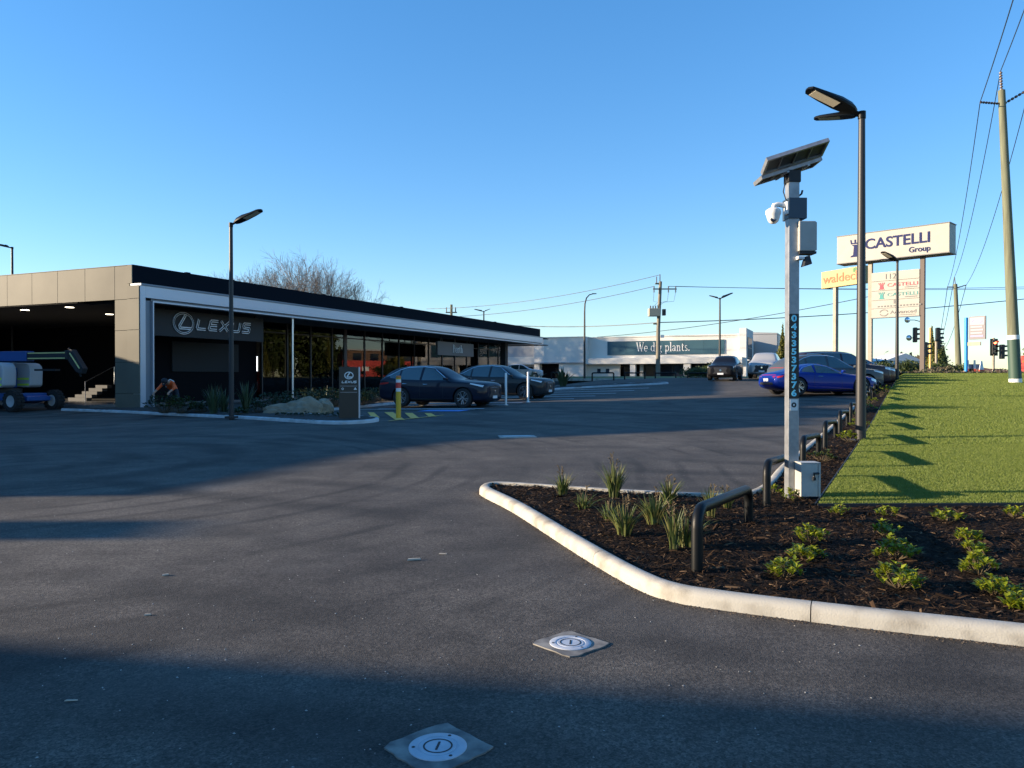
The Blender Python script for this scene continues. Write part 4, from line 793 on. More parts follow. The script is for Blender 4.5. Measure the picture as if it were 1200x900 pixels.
car('parked_car', NX, 'paint_graphite', put(-.35, 37.3), HV, 'dark graphite crossover parked beyond the two slim white posts', group=GB)
car('parked_car', HB, 'paint_white', (1.2, 82, 1.5), HV + .3, 'small white hatchback behind the graphite crossover by the far wall')
HR = R(10); KD = (.466, .885); CG = 'cars nosed in along the planted strip'
def row(k, dx=0): return put(13.0 + KD[0] * 3.05 * k + dx, 32.6 + KD[1] * 3.05 * k)
car('parked_car', LC, 'paint_blue', row(0), HR, 'bright blue low coupe parked behind the tall camera post', group=CG)
car('parked_car', RX, 'paint_grey', row(1), HR, 'grey crossover parked alongside the bright blue coupe', group=CG)
car('parked_car', LX, 'paint_plum', row(2, .2), HR, 'tall dark plum wagon with black roof beside the grey crossover', group=CG)
car('parked_car', RX, 'paint_copper', row(3, .4), HR, 'copper brown crossover parked beyond the tall plum wagon', group=CG)
car('parked_car', NX, 'paint_graphite', row(4, .5), HR, 'dark grey crossover fifth in the row beside the planted strip', group=CG)
car('parked_car', HB, 'paint_grey', row(5.2, .8), HR, 'small grey hatchback at the far end of the row by the lamp post', group=CG)
HU = math.atan2(-UY, -UX)
car('parked_car', scaled(RX, .93, .97, .97), 'paint_black', put(14.4, 51.8), HU, 'black compact crossover facing the drive beside the silver wagon', group='cars facing the drive')
car('parked_car', LX, 'paint_silver', put(18.2, 55.2), HU, 'large silver off road wagon facing the drive beside the black crossover', group='cars facing the drive')
car('parked_car', HB, 'paint_copper', put(24.5, 61), HU + .4, 'reddish hatchback half hidden behind the silver wagon')
def inside(v, u): x, y = site(v, u); return (x, y, .305)
car('display_car', LX, 'paint_green', inside(-7.2, 29.5), HV + .5, 'dark green wagon on show behind the showroom glass')
car('display_car', RX, 'paint_red', inside(-7.6, 16.0), HV + 1.9, 'dark red crossover on show near the showroom corner')
car('display_car', HB, 'paint_white', inside(-7.6, 37.5), HV + .3, 'white hatchback on show behind the lettered hanging board')
# ---- boom lift under the cream fascia
mat('lift_blue', (.015, .075, .26), .4, spec=.5); mat('lift_grey', (.40, .42, .44), .45); mat('hi_vis', (.55, .85, .06), .5); mat('lift_yellow', (.62, .58, .22), .5)
BL = empty('boom_lift', (-22.5, 34.3, gz(-22.5, 34.3)), R(-20), 'blue boom lift with grey rounded cowl and folded boom before the cream fascia', 'boom lift')
def lathe_w(x, y, r, w, parent):
    wh = empty('wheel', (x, y, r)); wh.parent = parent
    mb = MB(); mb.lathe([(r * .6, -w / 2), (r * .94, -w / 2), (r, -w * .36), (r, w * .36), (r * .94, w / 2), (r * .6, w / 2)], 24, (0, 0, 0), 0, 'Y', True)
    for q in range(18):
        a = q * math.pi / 9; ca, sa = math.cos(a), math.sin(a); e = .06
        for s0, s1 in ((-w * .48, -w * .04), (w * .04, w * .48)):
            p = [(ca * r - sa * e, sa * r + ca * e), (ca * r + sa * e, sa * r - ca * e), (ca * (r + .035) + sa * e * .7, sa * (r + .035) - ca * e * .7), (ca * (r + .035) - sa * e * .7, sa * (r + .035) + ca * e * .7)]
            mb.prism(p, lambda a_, b_, s=s0: (a_, s, b_), lambda a_, b_, s=s1: (a_, s, b_))
    mb.build('tyre', 'rubber', wh, smooth=True)
    MB().lathe([(0, -w * .3), (r * .58, -w * .42), (r * .6, -w * .2), (r * .6, w * .2), (r * .58, w * .42), (0, w * .3)], 20, (0, 0, 0), 0, 'Y').build('rim', 'lift_grey', wh, smooth=True)
for x, y in ((1.45, -.85), (1.75, .85), (-1.35, -.85), (-1.35, .85)): lathe_w(x, y, .44, .34, BL)
MB().box((-1.5, -.62, .45), (1.6, .62, .78)).build('chassis', 'lift_blue', BL, bevel=.05)
MB().prism([(1.0, .3), (1.9, .45), (1.9, .62), (1.3, .78), (.6, .78)], lambda a, b: (a, -.55, b), lambda a, b: (a, .55, b)).build('axle_housing', 'lift_blue', BL, bevel=.02)
MB().lathe([(0, .78), (.55, .78), (.55, .98), (0, .98)], 24).build('turntable', 'black_matt', BL, smooth=True)
def cowl(y0, y1, nm):
    o = MB().prism([(-1.7, 1.02), (.78, 1.02), (.92, 1.12), (.95, 1.75), (.90, 1.95), (.76, 2.08), (.55, 2.12), (-1.7, 2.16)], lambda a, b: (a, y0, b), lambda a, b: (a, y1, b)).build(nm, 'lift_grey', BL, bevel=.05, seg=3, smooth=True)
    for z0 in (1.10, 1.36):
        for xa, xb in ((-1.5, -.62), (-.35, .86)): MB().box((xa, min(y0, y1) - .004, z0), (xb, max(y0, y1) + .004, z0 + .085)).build('reflective_stripe', 'hi_vis', o)
    MB().box((.52, y0 - .006, 1.55), (.70, y0 + .01, 1.92)).build('data_plate', 'white_paint', o); MB().box((-.9, y0 - .006, 1.62), (-.45, y0 + .01, 1.95)).build('logo_plate', 'black_matt', o)
    MB().box((-.42, y0 - .005, 1.06), (-.40, y0 + .01, 2.1)).build('panel_gap', 'dark_trim', o)
cowl(-.95, -.32, 'engine_cowl'); cowl(.95, .32, 'tank_cowl')
MB().box((-2.1, -.30, 1.0), (.2, .30, 1.9)).build('counterweight', 'lift_blue', BL, bevel=.06)
MB().box((-2.4, -.20, 2.18), (1.35, .20, 2.62)).build('main_boom', 'lift_blue', BL, bevel=.02); MB().box((1.352, -.15, 2.24), (3.75, .15, 2.56)).build('fly_boom', 'black_matt', BL, bevel=.02)
for z in (2.27, 2.50): MB().box((1.4, -.158, z), (3.6, -.151, z + .05)).build('boom_stripe', 'lift_yellow', BL)
MB().prism([(3.55, 2.62), (3.95, 2.66), (4.6, 1.85), (4.5, 1.62), (4.2, 1.70), (3.55, 2.40)], lambda a, b: (a, -.13, b), lambda a, b: (a, .13, b)).build('jib', 'black_matt', BL, bevel=.02)
MB().tube([(3.87, -.14, 2.5), (4.43, -.14, 1.84)], .028, 6).build('jib_stripe', 'lift_yellow', BL)
MB().tube([(3.65, 0, 2.72), (3.75, 0, 2.62), (4.35, 0, 1.5)], .04, 8).build('hydraulic_hose', 'rubber', BL)
MB().box((1.75, -.12, 1.75), (3.0, .12, 1.83)).build('lower_link', 'black_matt', BL)
# ---------------------------------------------------------------- street furniture, posts, signs, wires
# hoop rails along the lot: one tube each, rounded corners
def bent(p0, p1, h, r=.10, n=5, h2=None):
    h2 = h if h2 is None else h2
    a = Vector(p0); b = Vector(p1); d = (b - a); L = Vector((d.x, d.y, 0)).normalized(); pts = [a + Vector((0, 0, -.15)), a + Vector((0, 0, h - r))]
    for i in range(1, n + 1):
        q = math.pi / 2 * i / n; pts.append(a + Vector((0, 0, h - r)) + L * r * (1 - math.cos(q)) + Vector((0, 0, r * math.sin(q))))
    for i in range(n + 1):
        q = math.pi / 2 * i / n; pts.append(b + Vector((0, 0, h2 - r)) - L * r * (1 - math.sin(q)) + Vector((0, 0, r * math.cos(q))))
    pts.append(b + Vector((0, 0, -.15))); return pts
RW = ['with its low end at the island kerb', 'in front of the camera post', 'just past the grey cabinet', 'third along from the grey cabinet', 'beside the near lamp post base', 'just past the near lamp post', 'second past the near lamp post', 'before the blue coupe nose', 'at the blue coupe nose', 'beyond the blue coupe', 'by the grey crossover nose', 'by the plum wagon nose']
for k in range(11):
    y0 = 5.8 + 2.7 * k; y1 = y0 + 1.78; a = (rail_x(y0), y0, bedz(rail_x(y0), y0)); b = (rail_x(y1), y1, bedz(rail_x(y1), y1)); o = Vector(a)
    tag(MB().tube([p - o for p in bent(a, b, .46, .14, 5, .34)], .044, 14).build('hoop_rail', 'black_metal', None, a, smooth=True), 'black tubular hoop rail in the planted strip ' + RW[k], 'rail', 'black hoop rails along the planted strip')
for k, (px, d, wd) in enumerate(((694, 64, 26), (732, 65.5, 24), (768, 67, 24), (806, 68, 22), (646, 62.5, 16))):
    x = at(px, d); w = wd * d / 900; z = bank(x, d) if (x - BX) * UX + (d - BY) * UY > 45 else 1.36; o = Vector((x, d, z)); b_ = (x + w * VX, d + w * VY, z)
    tag(MB().tube([p - o for p in bent(tuple(o), b_, .62)], .06, 8).build('hoop_rail', 'black_metal', None, tuple(o), smooth=True), 'far black hoop rail on the verge ' + ('right of the curved street light foot', 'before the pale wall with two small windows', 'at the transformer pole foot', 'beside the low verge bush', 'left of the curved street light foot')[k], 'rail', 'far hoop rails on the verge')
# lamp posts with one or two LED heads
def led_head(parent, yaw, tilt, L=.86, z=0., dx=0., sc=1.18):
    o = empty('lamp_head', (0, 0, z), yaw); o.parent = parent; o.scale = (sc, sc, sc); o.rotation_euler = (0, -tilt, yaw)
    MB().tube([(0, 0, 0), (.16, 0, 0)], .03, 8).build('arm', 'black_metal', o, smooth=True)
    out = [(.13, -.07), (.20, -.13), (.42, -.165), (.70, -.15), (L + .08, -.11), (L + .12, -.04), (L + .12, .04), (L + .08, .11), (.70, .15), (.42, .165), (.20, .13), (.13, .07)]
    mb = MB(); n = len(out); vs = [(a, b, -.025) for a, b in out] + [(a, b, .01) for a, b in out] + [(.5 + (a - .5) * .8, b * .62, .075 - .03 * (a > .6)) for a, b in out]
    fs = [tuple(range(n))[::-1]] + [(r * n + i, r * n + (i + 1) % n, (r + 1) * n + (i + 1) % n, (r + 1) * n + i) for r in range(2) for i in range(n)] + [tuple(range(2 * n, 3 * n))]
    mb.add(vs, fs).build('housing', 'black_metal', o, smooth=True)
    MB().box((.44, -.10, -.031), (L + .02, .10, -.0255)).build('led_panel', 'led', o)
    MB().box((.24, -.03, .06), (.36, .03, .10)).build('sensor', 'black_matt', o, bevel=.01)
mat('led', (.55, .50, .40), .4)
def lamp(x, y, z, h, heads, lab, r0=.095, r1=.055, m='pole_grey', group='black lamp posts of the car park'):
    t = empty('lamp_post', (x, y, z), 0, lab, 'lamp post', group)
    MB().tube([(0, 0, -.1), (0, 0, h * .5), (0, 0, h)], [r0, (r0 + r1) / 2, r1], 14).build('pole', m, t, smooth=True); MB().box((-.17, -.17, -.05), (.17, .17, .022)).build('base_plate', 'pole_grey', t)
    MB().lathe([(r1, h - .14), (r1 * 1.2, h - .13), (r1 * 1.2, h + .01), (r1 * .6, h + .02)], 12).build('cap', 'black_metal', t, smooth=True)
    for i, (yaw, tilt) in enumerate(heads): led_head(t, yaw, tilt, z=h - .06, sc=1.26 if i == 0 else .9)
    return t
def onbed(x, y): return bedz(x, y) + .0
lamp(6.86, 15.1, onbed(6.86, 15.1), 6.45, [(R(188), R(22)), (R(152), R(5))], 'tall twin head black lamp post at the lawn edge behind the camera post', .10, .062)
lamp(20.65, 41.2, bedz(20.65, 41.2), 6.45, [(R(205), R(20)), (R(155), R(8))], 'distant twin head lamp post beside the lawn before the tall pylon sign', .10, .06)
lamp(-9.5, 26.0, gz(-9.5, 26) + .1, 6.55, [(R(-12), R(22))], 'single head lamp post in the garden before the showroom canopy', .085, .06)
lamp(16.5, 61, 1.3, 6.6, [(R(15), R(24)), (R(170), R(18))], 'twin head lamp post behind the black crossover', .10, .06)
lamp(at(15, 52), 52, .2, 10.2, [(R(195), R(12))], 'lamp post rising behind the cream fascia roof', .1, .07)
lamp(at(567, 96), 96, 1.5, 8.4, [(R(185), R(14)), (R(10), R(24))], 'twin head lamp post showing over the showroom roof', .1, .08)
# curved street light
t = empty('street_light', (at(685, 73), 73, 1.6), 0, 'slim dark street light with curved neck before the cream building', 'street light')
MB().tube([(0, 0, -.2), (0, 0, 6.3), (.03, 0, 7.0), (.18, 0, 7.55), (.45, 0, 7.85), (.8, 0, 7.95)], [.11, .075, .07, .06, .05, .045], 12).build('pole', 'pole_grey', t, smooth=True)
MB().add([(.7, -.09, 7.9), (1.15, -.10, 7.93), (1.15, .10, 7.93), (.7, .09, 7.9), (.7, -.07, 8.0), (1.1, -.07, 8.0), (1.1, .07, 8.0), (.7, .07, 8.0)], [(0, 3, 2, 1), (4, 5, 6, 7), (0, 1, 5, 4), (1, 2, 6, 5), (2, 3, 7, 6), (3, 0, 4, 7)]).build('lamp_head', 'pole_grey', t, bevel=.02)
# ---- solar camera post
PX, PY = 3.26, 8.95; PZ = bedz(PX, PY)
SP = empty('camera_post', (PX, PY, PZ), R(2), 'square galvanised post with solar panels, dome camera and vertical number strip', 'camera post')
MB().box((-.062, -.062, -.2), (.062, .062, 3.72)).build('post', 'galv', SP, bevel=.008)
st = MB().box((-.058, -.0655, 1.16), (.058, -.0632, 2.14)).build('number_strip', mat('strip_black', (.008, .009, .012), .4), SP)
mat('num_blue', (.25, .80, .95), .5)
for i, ch in enumerate('0433537376'):
    me = text_mesh(ch, .10, 'num_blue', .001, 'CENTER', .004, 1.15); link('digit', me, st, (0, -.0672, 2.135 - .096 * (i + .86)))
s2 = MB().box((-.045, -.0655, 1.02), (.045, -.0632, 1.15)).build('small_sticker', 'white_paint', SP); MB().lathe([(.012, -.0664), (.03, -.0664), (.03, -.0657), (.012, -.0657)], 16, (0, 0, 1.085), 0, 'Y', True).build('sticker_mark', 'black_matt', s2)
# two panels on a tilted frame
PT = empty('solar_array', (.0, .02, 3.86)); PT.parent = SP
mat('pv_back', (.045, .05, .06), .5); mat('pv_cell', (.012, .016, .035), .12, spec=.8)
def solar(dy, dz, rx):
    o = empty('solar_panel', (0, dy, dz)); o.parent = PT; o.rotation_euler = (R(rx), 0, 0)
    MB().box((-.40, -.135, 0), (.40, .135, .012)).build('cells', 'pv_cell', o); MB().box((-.395, -.13, -.006), (.395, .13, -.001)).build('backsheet', 'pv_back', o)
    fr = MB()
    for a, b in (((-.415, -.15, -.03), (.415, -.12, .018)), ((-.415, .12, -.03), (.415, .15, .018)), ((-.415, -.1199, -.03), (-.385, .1199, .018)), ((.385, -.1199, -.03), (.415, .1199, .018))): fr.box(a, b)
    fr.build('frame', 'galv', o, fix=False)
    for x in (-.2, 0, .2): MB().box((x - .006, -.1198, -.025), (x + .006, .1198, -.0065)).build('rib', 'galv', o)
PT.rotation_euler = (0, R(-18), 0); PT.scale = (.9, .95, .95)
solar(-.15, .085, -21); solar(.15, -.015, -3)
for x in (-.14, .14): MB().box((x - .015, -.16, -.075), (x + .015, .22, -.055)).build('support_rail', 'galv', PT)
MB().box((-.075, -.075, 3.66), (.075, .075, 3.80)).build('bracket', 'black_matt', SP, bevel=.01)
MB().tube([(-.09, -.05, 3.72), (-.13, -.06, 3.55), (-.10, -.06, 3.46), (-.04, -.05, 3.42)], .006, 6).build('cable', 'rubber', SP)
MB().tube([(.06, 0, 3.5), (.11, 0, 3.54), (.12, 0, 3.58)], .012, 6).build('antenna', 'black_matt', SP)
MB().box((-.07, -.075, 3.24), (.145, .12, 3.48)).build('clamp_box', mat('slate_box', (.03, .055, .085), .45), SP, bevel=.006)
ca = empty('dome_camera', (-.20, -.02, 3.31)); ca.parent = SP
MB().tube([(.14, 0, .08), (.02, 0, .10), (-.02, 0, .09), (-.03, 0, .05)], .028, 10).build('bracket_arm', 'white_paint', ca, smooth=True); MB().box((.11, -.05, -.02), (.135, .05, .13)).build('wall_plate', 'white_paint', ca, bevel=.008)
MB().lathe([(0, .06), (.05, .055), (.085, .03), (.088, -.01), (.075, -.03), (.07, -.06), (.055, -.10), (.03, -.122), (0, -.128)], 20, (-.03, 0, 0)).build('housing', 'white_paint', ca, smooth=True)
MB().lathe([(0, 0), (.032, 0), (.036, -.02), (.02, -.034), (0, -.036)], 16).build('lens', 'dark_glazing', ca, loc=(-.045, -.055, -.075), rot=(R(70), 0, 0))
cb = MB().box((.04, -.11, 2.86), (.235, .06, 3.205)).build('equipment_box', 'off_white', SP, bevel=.01); MB().box((.236, -.10, 2.87), (.25, .05, 3.195)).build('box_lid', 'off_white', cb, bevel=.004)
for z in (2.92, 3.1): MB().box((.2505, -.03, z), (.258, -.01, z + .04)).build('hinge', 'steel', cb)
MB().box((.05, -.10, 2.83), (.245, .05, 2.858)).build('gland_plate', 'black_matt', cb)
MB().box((.02, -.12, 2.76), (.10, -.02, 2.80)).build('floodlight_arm', 'white_paint', SP, bevel=.01); MB().add([(.09, -.12, 2.68), (.19, -.12, 2.71), (.19, -.02, 2.71), (.09, -.02, 2.68), (.12, -.10, 2.80), (.17, -.10, 2.81), (.17, -.03, 2.81), (.12, -.03, 2.80)], [(0, 3, 2, 1), (4, 5, 6, 7), (0, 1, 5, 4), (1, 2, 6, 5), (2, 3, 7, 6), (3, 0, 4, 7)]).build('floodlight', 'black_matt', SP, bevel=.008)
cab = empty('cabinet', (PX + .125, PY - .155, PZ + .02), R(2), 'small grey padlocked cabinet at the foot of the camera post', 'cabinet'); cab.scale = (.88, .9, .9)
MB().box((-.125, -.09, .03), (.125, .10, .45)).build('box', 'off_white', cab, bevel=.008); MB().box((.105, -.10, .035), (.132, -.0905, .445)).build('door_flange', 'off_white', cab); MB().box((-.124, -.10, .035), (.09, -.0905, .445)).build('door', 'off_white', cab, bevel=.003)
MB().box((-.125, -.10, .4505), (.132, .10, .462)).build('lid', 'off_white', cab)
MB().tube([(.03, -.105, .27), (.03, -.135, .29), (.03, -.135, .33), (.09, -.135, .33), (.09, -.11, .33)], .014, 8).build('latch', 'black_matt', cab); MB().box((.02, -.13, .24), (.06, -.105, .28)).build('padlock', 'black_matt', cab, bevel=.005)
# ---- bollards, posts, totem
t = empty('bollard', put(-3.66, 24.75), 0, 'yellow bollard with red and white bands beside the hatched paving', 'bollard')
mat('b_yellow', (.62, .36, .02), .45); mat('b_red', (.55, .03, .025), .4); mat('b_orange', (.55, .16, .03), .4)
for nm, m, z0, z1, r in (('post', 'b_yellow', -.1, .86, .082), ('white_band', 'white_paint', .86, .97, .083), ('red_band', 'b_red', .97, 1.15, .083), ('white_band', 'white_paint', 1.15, 1.25, .083), ('collar', 'b_yellow', 1.25, 1.30, .082), ('cap', 'b_orange', 1.30, 1.37, .085)):
    MB().lathe([(r, z0), (r, z1 - .02 if nm == 'cap' else z1), (r * .8 if nm == 'cap' else r * .5, z1)], 20).build(nm, m, t, smooth=True)
for x, y, l in ((-.25, 31.5, 'slim white post before the navy crossover nose'), (.70, 33.4, 'slim white post before the graphite crossover flank')):
    t = empty('marker_post', put(x, y), 0, l, 'marker post', 'slim white posts'); MB().lathe([(.045, -.1), (.045, 1.30), (.03, 1.325), (0, 1.33)], 14).build('post', 'white_paint', t, smooth=True); MB().lathe([(.1, 0), (.1, .02), (.05, .03)], 14).build('foot', 'white_paint', t)
TX, TY = -5.0, 23.6
t = empty('totem_sign', (TX, TY, gz(TX, TY) + .06), R(10), 'dark upright totem sign with white emblem on the kerbed island', 'totem sign')
MB().box((-.31, 0, 0), (.28, .16, 1.62)).build('body', mat('totem_dark', (.022, .021, .020), .35, .1), t, bevel=.008); MB().box((.2805, -.004, 0), (.325, .164, 1.62)).build('edge_strip', 'portal', t); MB().box((-.36, -.04, -.06), (.36, .2, .03)).build('footing', 'concrete', t)
emblem(-.01, 1.36, .125, .028, -.008, t, 'white_paint'); lt = shifted(t, 'lettering', -.225, 1.13); 
xx = 0
for ch in 'LEXUS':
    mb = MB()
    for s_ in LX_GLYPH[ch]: mb.stroke([(xx + a * .062, b * .062) for a, b in s_], .018, .006, -.007)
    mb.build('letter', 'white_paint', lt); xx += .091
for z in (1.03, .84): MB().box((-.27, -.003, z), (.24, .001, z + .008)).build('rule_line', 'portal', t)
MB().lathe([(.02, -.006), (.035, -.006), (.035, .001), (.02, .001)], 14, (-.2, 0, .95), 0, 'Y', True).build('icon', 'white_paint', t); MB().prism([(.13, .92), (.23, .92), (.18, 1.0)], lambda a, b: (a, -.006, b), lambda a, b: (a, .001, b)).build('icon', 'white_paint', t)
# ---- pylon signs
def face_frame(name, xl, yl, xr, yr, z, lab, cat='pylon sign'):
    a = math.atan2(yr - yl, xr - xl); return empty(name, (xl, yl, z), a, lab, cat), math.hypot(xr - xl, yr - yl)
mat('cream_sign', (.36, .345, .305), .55, c2=(.335, .32, .28), scale=2); mat('navy', (.006, .013, .085), .6, spec=.2); mat('sign_grey', (.13, .13, .13), .5); mat('yellow_sign', (.37, .29, .12), .55); mat('sign_orange', (.46, .09, .02), .5); mat('sign_red', (.42, .02, .05), .5); mat('sign_teal', (.015, .23, .22), .5); mat('sign_green', (.06, .18, .05), .5); mat('post_brown', (.10, .075, .062), .6); mat('post_cream', (.34, .29, .23), .6, c2=(.27, .23, .17), scale=2)
def rook(parent, x, z, h, m, y=-.02):
    w = h * .42; MB().prism([(x - w, z), (x + w, z), (x + w * .9, z + .07 * h), (x + w * .62, z + .12 * h), (x + w * .52, z + .62 * h), (x + w * .75, z + .66 * h), (x + w * .75, z + .70 * h), (x - w * .75, z + .70 * h), (x - w * .75, z + .66 * h), (x - w * .52, z + .62 * h), (x - w * .62, z + .12 * h), (x - w * .9, z + .07 * h)], lambda a, b: (a, y, b), lambda a, b: (a, y + .018, b)).build('rook_base', m, parent)
    MB().stroke([(x - w * .95, z + h), (x - w * .85, z + .78 * h), (x + w * .85, z + .78 * h), (x + w * .95, z + h)], h * .07, .018, y).build('rook_crown', m, parent)
    for k in (-.35, .35): MB().stroke([(x + w * k, z + .82 * h), (x + w * k, z + h)], h * .09, .018, y).build('rook_tooth', m, parent)
t, W = face_frame('pylon_sign', 22.4, 53.0, 27.3, 48.0, 1.75, 'tall pylon with big cream box sign and lettered panels beyond the lawn')
def zp(py, d, base): return 1.55 + (443 - py) * d / 900 - base
b0, b1 = zp(302.5, 50.5, 1.75), zp(270, 50.5, 1.75)
bx = MB().box((0, 0, b0), (W, 1.3, b1)).build('box_sign', 'cream_sign', t, bevel=.02)
fr = MB()
for a, b in (((-.04, -.03, b0 - .05), (W + .04, 1.33, b0 - .001)), ((-.04, -.03, b1 + .001), (W + .04, 1.33, b1 + .05))): fr.box(a, b)
fr.build('frame', 'sign_grey', bx)
h = b1 - b0; rook(t, W * .20, b0 + h * .18, h * .64, 'navy')
me = text_mesh('CASTELLI', h * .52, 'navy', .008, 'LEFT', .018, 1.0); o = link('lettering', me, t, (W * .265, -.02, b0 + h * .42)); o.scale = (W * .575 / max(v.co.x for v in me.vertices), 1, 1)
me = text_mesh('Group', h * .27, 'navy', .008, 'LEFT', .008); o = link('lettering', me, t, (W * .66, -.02, b0 + h * .12)); o.scale = (W * .185 / max(v.co.x for v in me.vertices), 1, 1)
p0x, p1x = W * .27, W * .735
MB().box((p1x - .0, .5, -.3), (p1x + .26, .76, b0 - .052)).build('post', 'post_brown', t); MB().box((p0x, .5, -.3), (p0x + .24, .76, b0 - .052)).build('post', 'post_cream', t)
c0, c1 = zp(371, 50.5, 1.75), zp(317, 50.5, 1.75); rows = [(0, .20), (.20, .41), (.41, .62), (.62, .80), (.80, 1.0)]; xl, xr = p0x + .25, p1x - .02
for i, (a, b) in enumerate(rows):
    z1 = c1 - a * (c1 - c0); z0 = c1 - b * (c1 - c0); pn = MB().box((xl, .46, z0 + .012), (xr, .70, z1 - .012)).build('panel', 'cream_sign', t)
    hh = z1 - z0; yy = .445
    if i == 0: me = text_mesh('112', hh * .85, 'sign_grey', .006, 'CENTER'); link('lettering', me, pn, ((xl + xr) / 2 - .3, yy, z0 + hh * .18))
    if i in (1, 2):
        m_ = ('sign_red', 'sign_teal')[i - 1]; rook(pn, xl + .65, z0 + hh * .12, hh * .72, m_, yy - .005); me = text_mesh('CASTELLI', hh * .5, m_ if i == 1 else 'sign_teal', .005, 'LEFT'); o = link('lettering', me, pn, (xl + 1.0, yy, z0 + hh * .36)); o.scale = (1.9 / max(v.co.x for v in me.vertices), 1, 1)
        MB().box((xl + 2.1, yy - .004, z0 + hh * .16), (xl + 2.85, yy + .004, z0 + hh * .24)).build('small_print', 'sign_grey', pn)
    if i == 3:
        MB().stroke([((xl + xr) / 2 - .03, z0 + hh * .5), ((xl + xr) / 2 - .03, z0 + hh * .95)], .1, .008, yy).build('crest', 'sign_grey', pn)
        for k in range(14): MB().box((xl + .4 + k * .2, yy - .004, z0 + hh * .16), (xl + .51 + k * .2, yy + .004, z0 + hh * .32)).build('small_letter', 'sign_grey', pn)
    if i == 4:
        MB().stroke(arc(xl + .8, z0 + hh * .5, .26, .2, 20, 170, 10), .06, .008, yy).build('swirl', 'sign_grey', pn); MB().stroke(arc(xl + .8, z0 + hh * .5, .26, .2, 200, 350, 10), .06, .008, yy).build('swirl', 'sign_grey', pn)
        me = text_mesh('Advanced', hh * .5, 'sign_grey', .005, 'LEFT'); o = link('lettering', me, pn, (xl + 1.2, yy, z0 + hh * .36)); o.scale = (1.6 / max(v.co.x for v in me.vertices), 1, 1); MB().box((xl + 1.8, yy - .004, z0 + hh * .16), (xl + 2.75, yy + .004, z0 + hh * .22)).build('small_print', 'sign_grey', pn)
MB().box((xl - .06, .44, c0 - .04), (xr + .03, .72, c0 + .01)).build('panel_frame', 'sign_grey', t)
t, W = face_frame('pylon_sign', at(962, 61), 61, at(1012, 57.2), 57.2, 1.7, 'yellow box sign with orange lettering on two cream posts')
z0, z1 = zp(337, 60, 1.7), zp(317, 60, 1.7)
MB().box((0, 0, z0), (W, .45, z1)).build('box_sign', 'yellow_sign', t, bevel=.03)
me = text_mesh('waldeck', (z1 - z0) * .72, 'sign_orange', .008, 'LEFT', .01); o = link('lettering', me, t, (W * .05, -.02, z0 + (z1 - z0) * .28)); o.scale = (W * .9 / max(v.co.x for v in me.vertices), 1, 1)
for k in range(5): a = k * 1.2566; MB().lathe([(0, 0), (.1, 0), (.1, .01), (0, .01)], 8, (W * .80 + .12 * math.cos(a), -.02, z1 - .25 + .12 * math.sin(a)), 0, 'Y').build('leaf_mark', 'sign_green', t)
for x in (W * .30, W * .86): MB().box((x - .14, .1, -.3), (x + .14, .38, z0 - .001)).build('post', 'post_cream', t)
# ---- blue poster sign
t, W = face_frame('poster_sign', at(1126, 56), 56, at(1155, 54.5), 54.5, 1.7, 'framed poster board on a bright blue post by the road'); d = 55.3
z0, z1 = zp(398, d, 1.7), zp(371, d, 1.7); mat('post_blue', (.015, .24, .62), .45); mat('poster', (.25, .21, .28), .5); mat('poster_grey', (.09, .085, .11), .5); mat('poster_purple', (.28, .18, .42), .5)
xo = W * .28; MB().tube([(xo - .12, 0, -.3), (xo - .12, 0, z1 - .05)], .12, 10).build('post', 'post_blue', t, smooth=True)
bd = MB().box((xo + .1, -.06, z0), (W, .06, z1)).build('board', 'poster_grey', t); MB().box((xo + .18, -.075, z0 + (z1 - z0) * .62), (W - .08, -.062, z1 - .08)).build('upper_sheet', 'poster', bd)
MB().stroke(arc((xo + .1 + W) / 2, z0 + (z1 - z0) * .78, .34, .12, 0, 360, 18), .05, .01, -.09).build('car_outline', 'poster_purple', bd)
for k in range(4): MB().box((xo + .22, -.075, z0 + .18 + k * .22), (W - .14 - .06 * (k % 2), -.062, z0 + .30 + k * .22)).build('text_bar', 'poster' if k else 'poster_purple', bd)
MB().box((xo + .0, -.05, zp(405, d, 1.7)), (W * .80, .05, zp(401, d, 1.7))).build('small_board', 'post_cream', t)
# ---- traffic lights
mat('sig_black', (.010, .012, .012), .5); mat('sig_post', (.60, .40, .13), .55); mat('sig_red', (.9, .05, .02), .4, emit=(1, .10, .04), es=6.0)
def signal(px, d, top, heads, lab, base=1.7, m='sig_post', red=False):
    t = empty('traffic_light', (at(px, d), d, base), 0, lab, 'traffic light', 'traffic lights at the junction'); h = zp(top, d, base)
    MB().tube([(0, 0, -.3), (0, 0, h)], .10, 10).build('post', m, t, smooth=True)
    for (dx, zc, yaw) in heads:
        hd = empty('signal_head', (dx, -.05, zc), yaw); hd.parent = t; MB().box((-.19, -.15, -.56), (.19, .12, .56)).build('housing', 'sig_black', hd, bevel=.05)
        if abs(yaw) < .6: MB().box((-.30, -.02, -.66), (.30, .0, .66)).build('backboard', 'sig_black', hd)
        for k in range(3):
            z = .36 - .36 * k; MB().lathe([(0, -.16), (.12, -.16), (.12, -.1), (0, -.1)], 14, (0, 0, z), 0, 'Y').build('lens', 'sig_red' if (red and k == 0 and abs(yaw) < .6) else 'dark_glazing', hd)
            MB().add([(-.15, -.15, z - .02), (-.15, -.45, z + .02), (-.10, -.45, z + .13), (.10, -.45, z + .13), (.15, -.45, z + .02), (.15, -.15, z - .02), (.1, -.15, z + .14), (-.1, -.15, z + .14)], [(0, 1, 2, 7), (7, 2, 3, 6), (6, 3, 4, 5)]).build('visor', 'sig_black', hd)
    return t
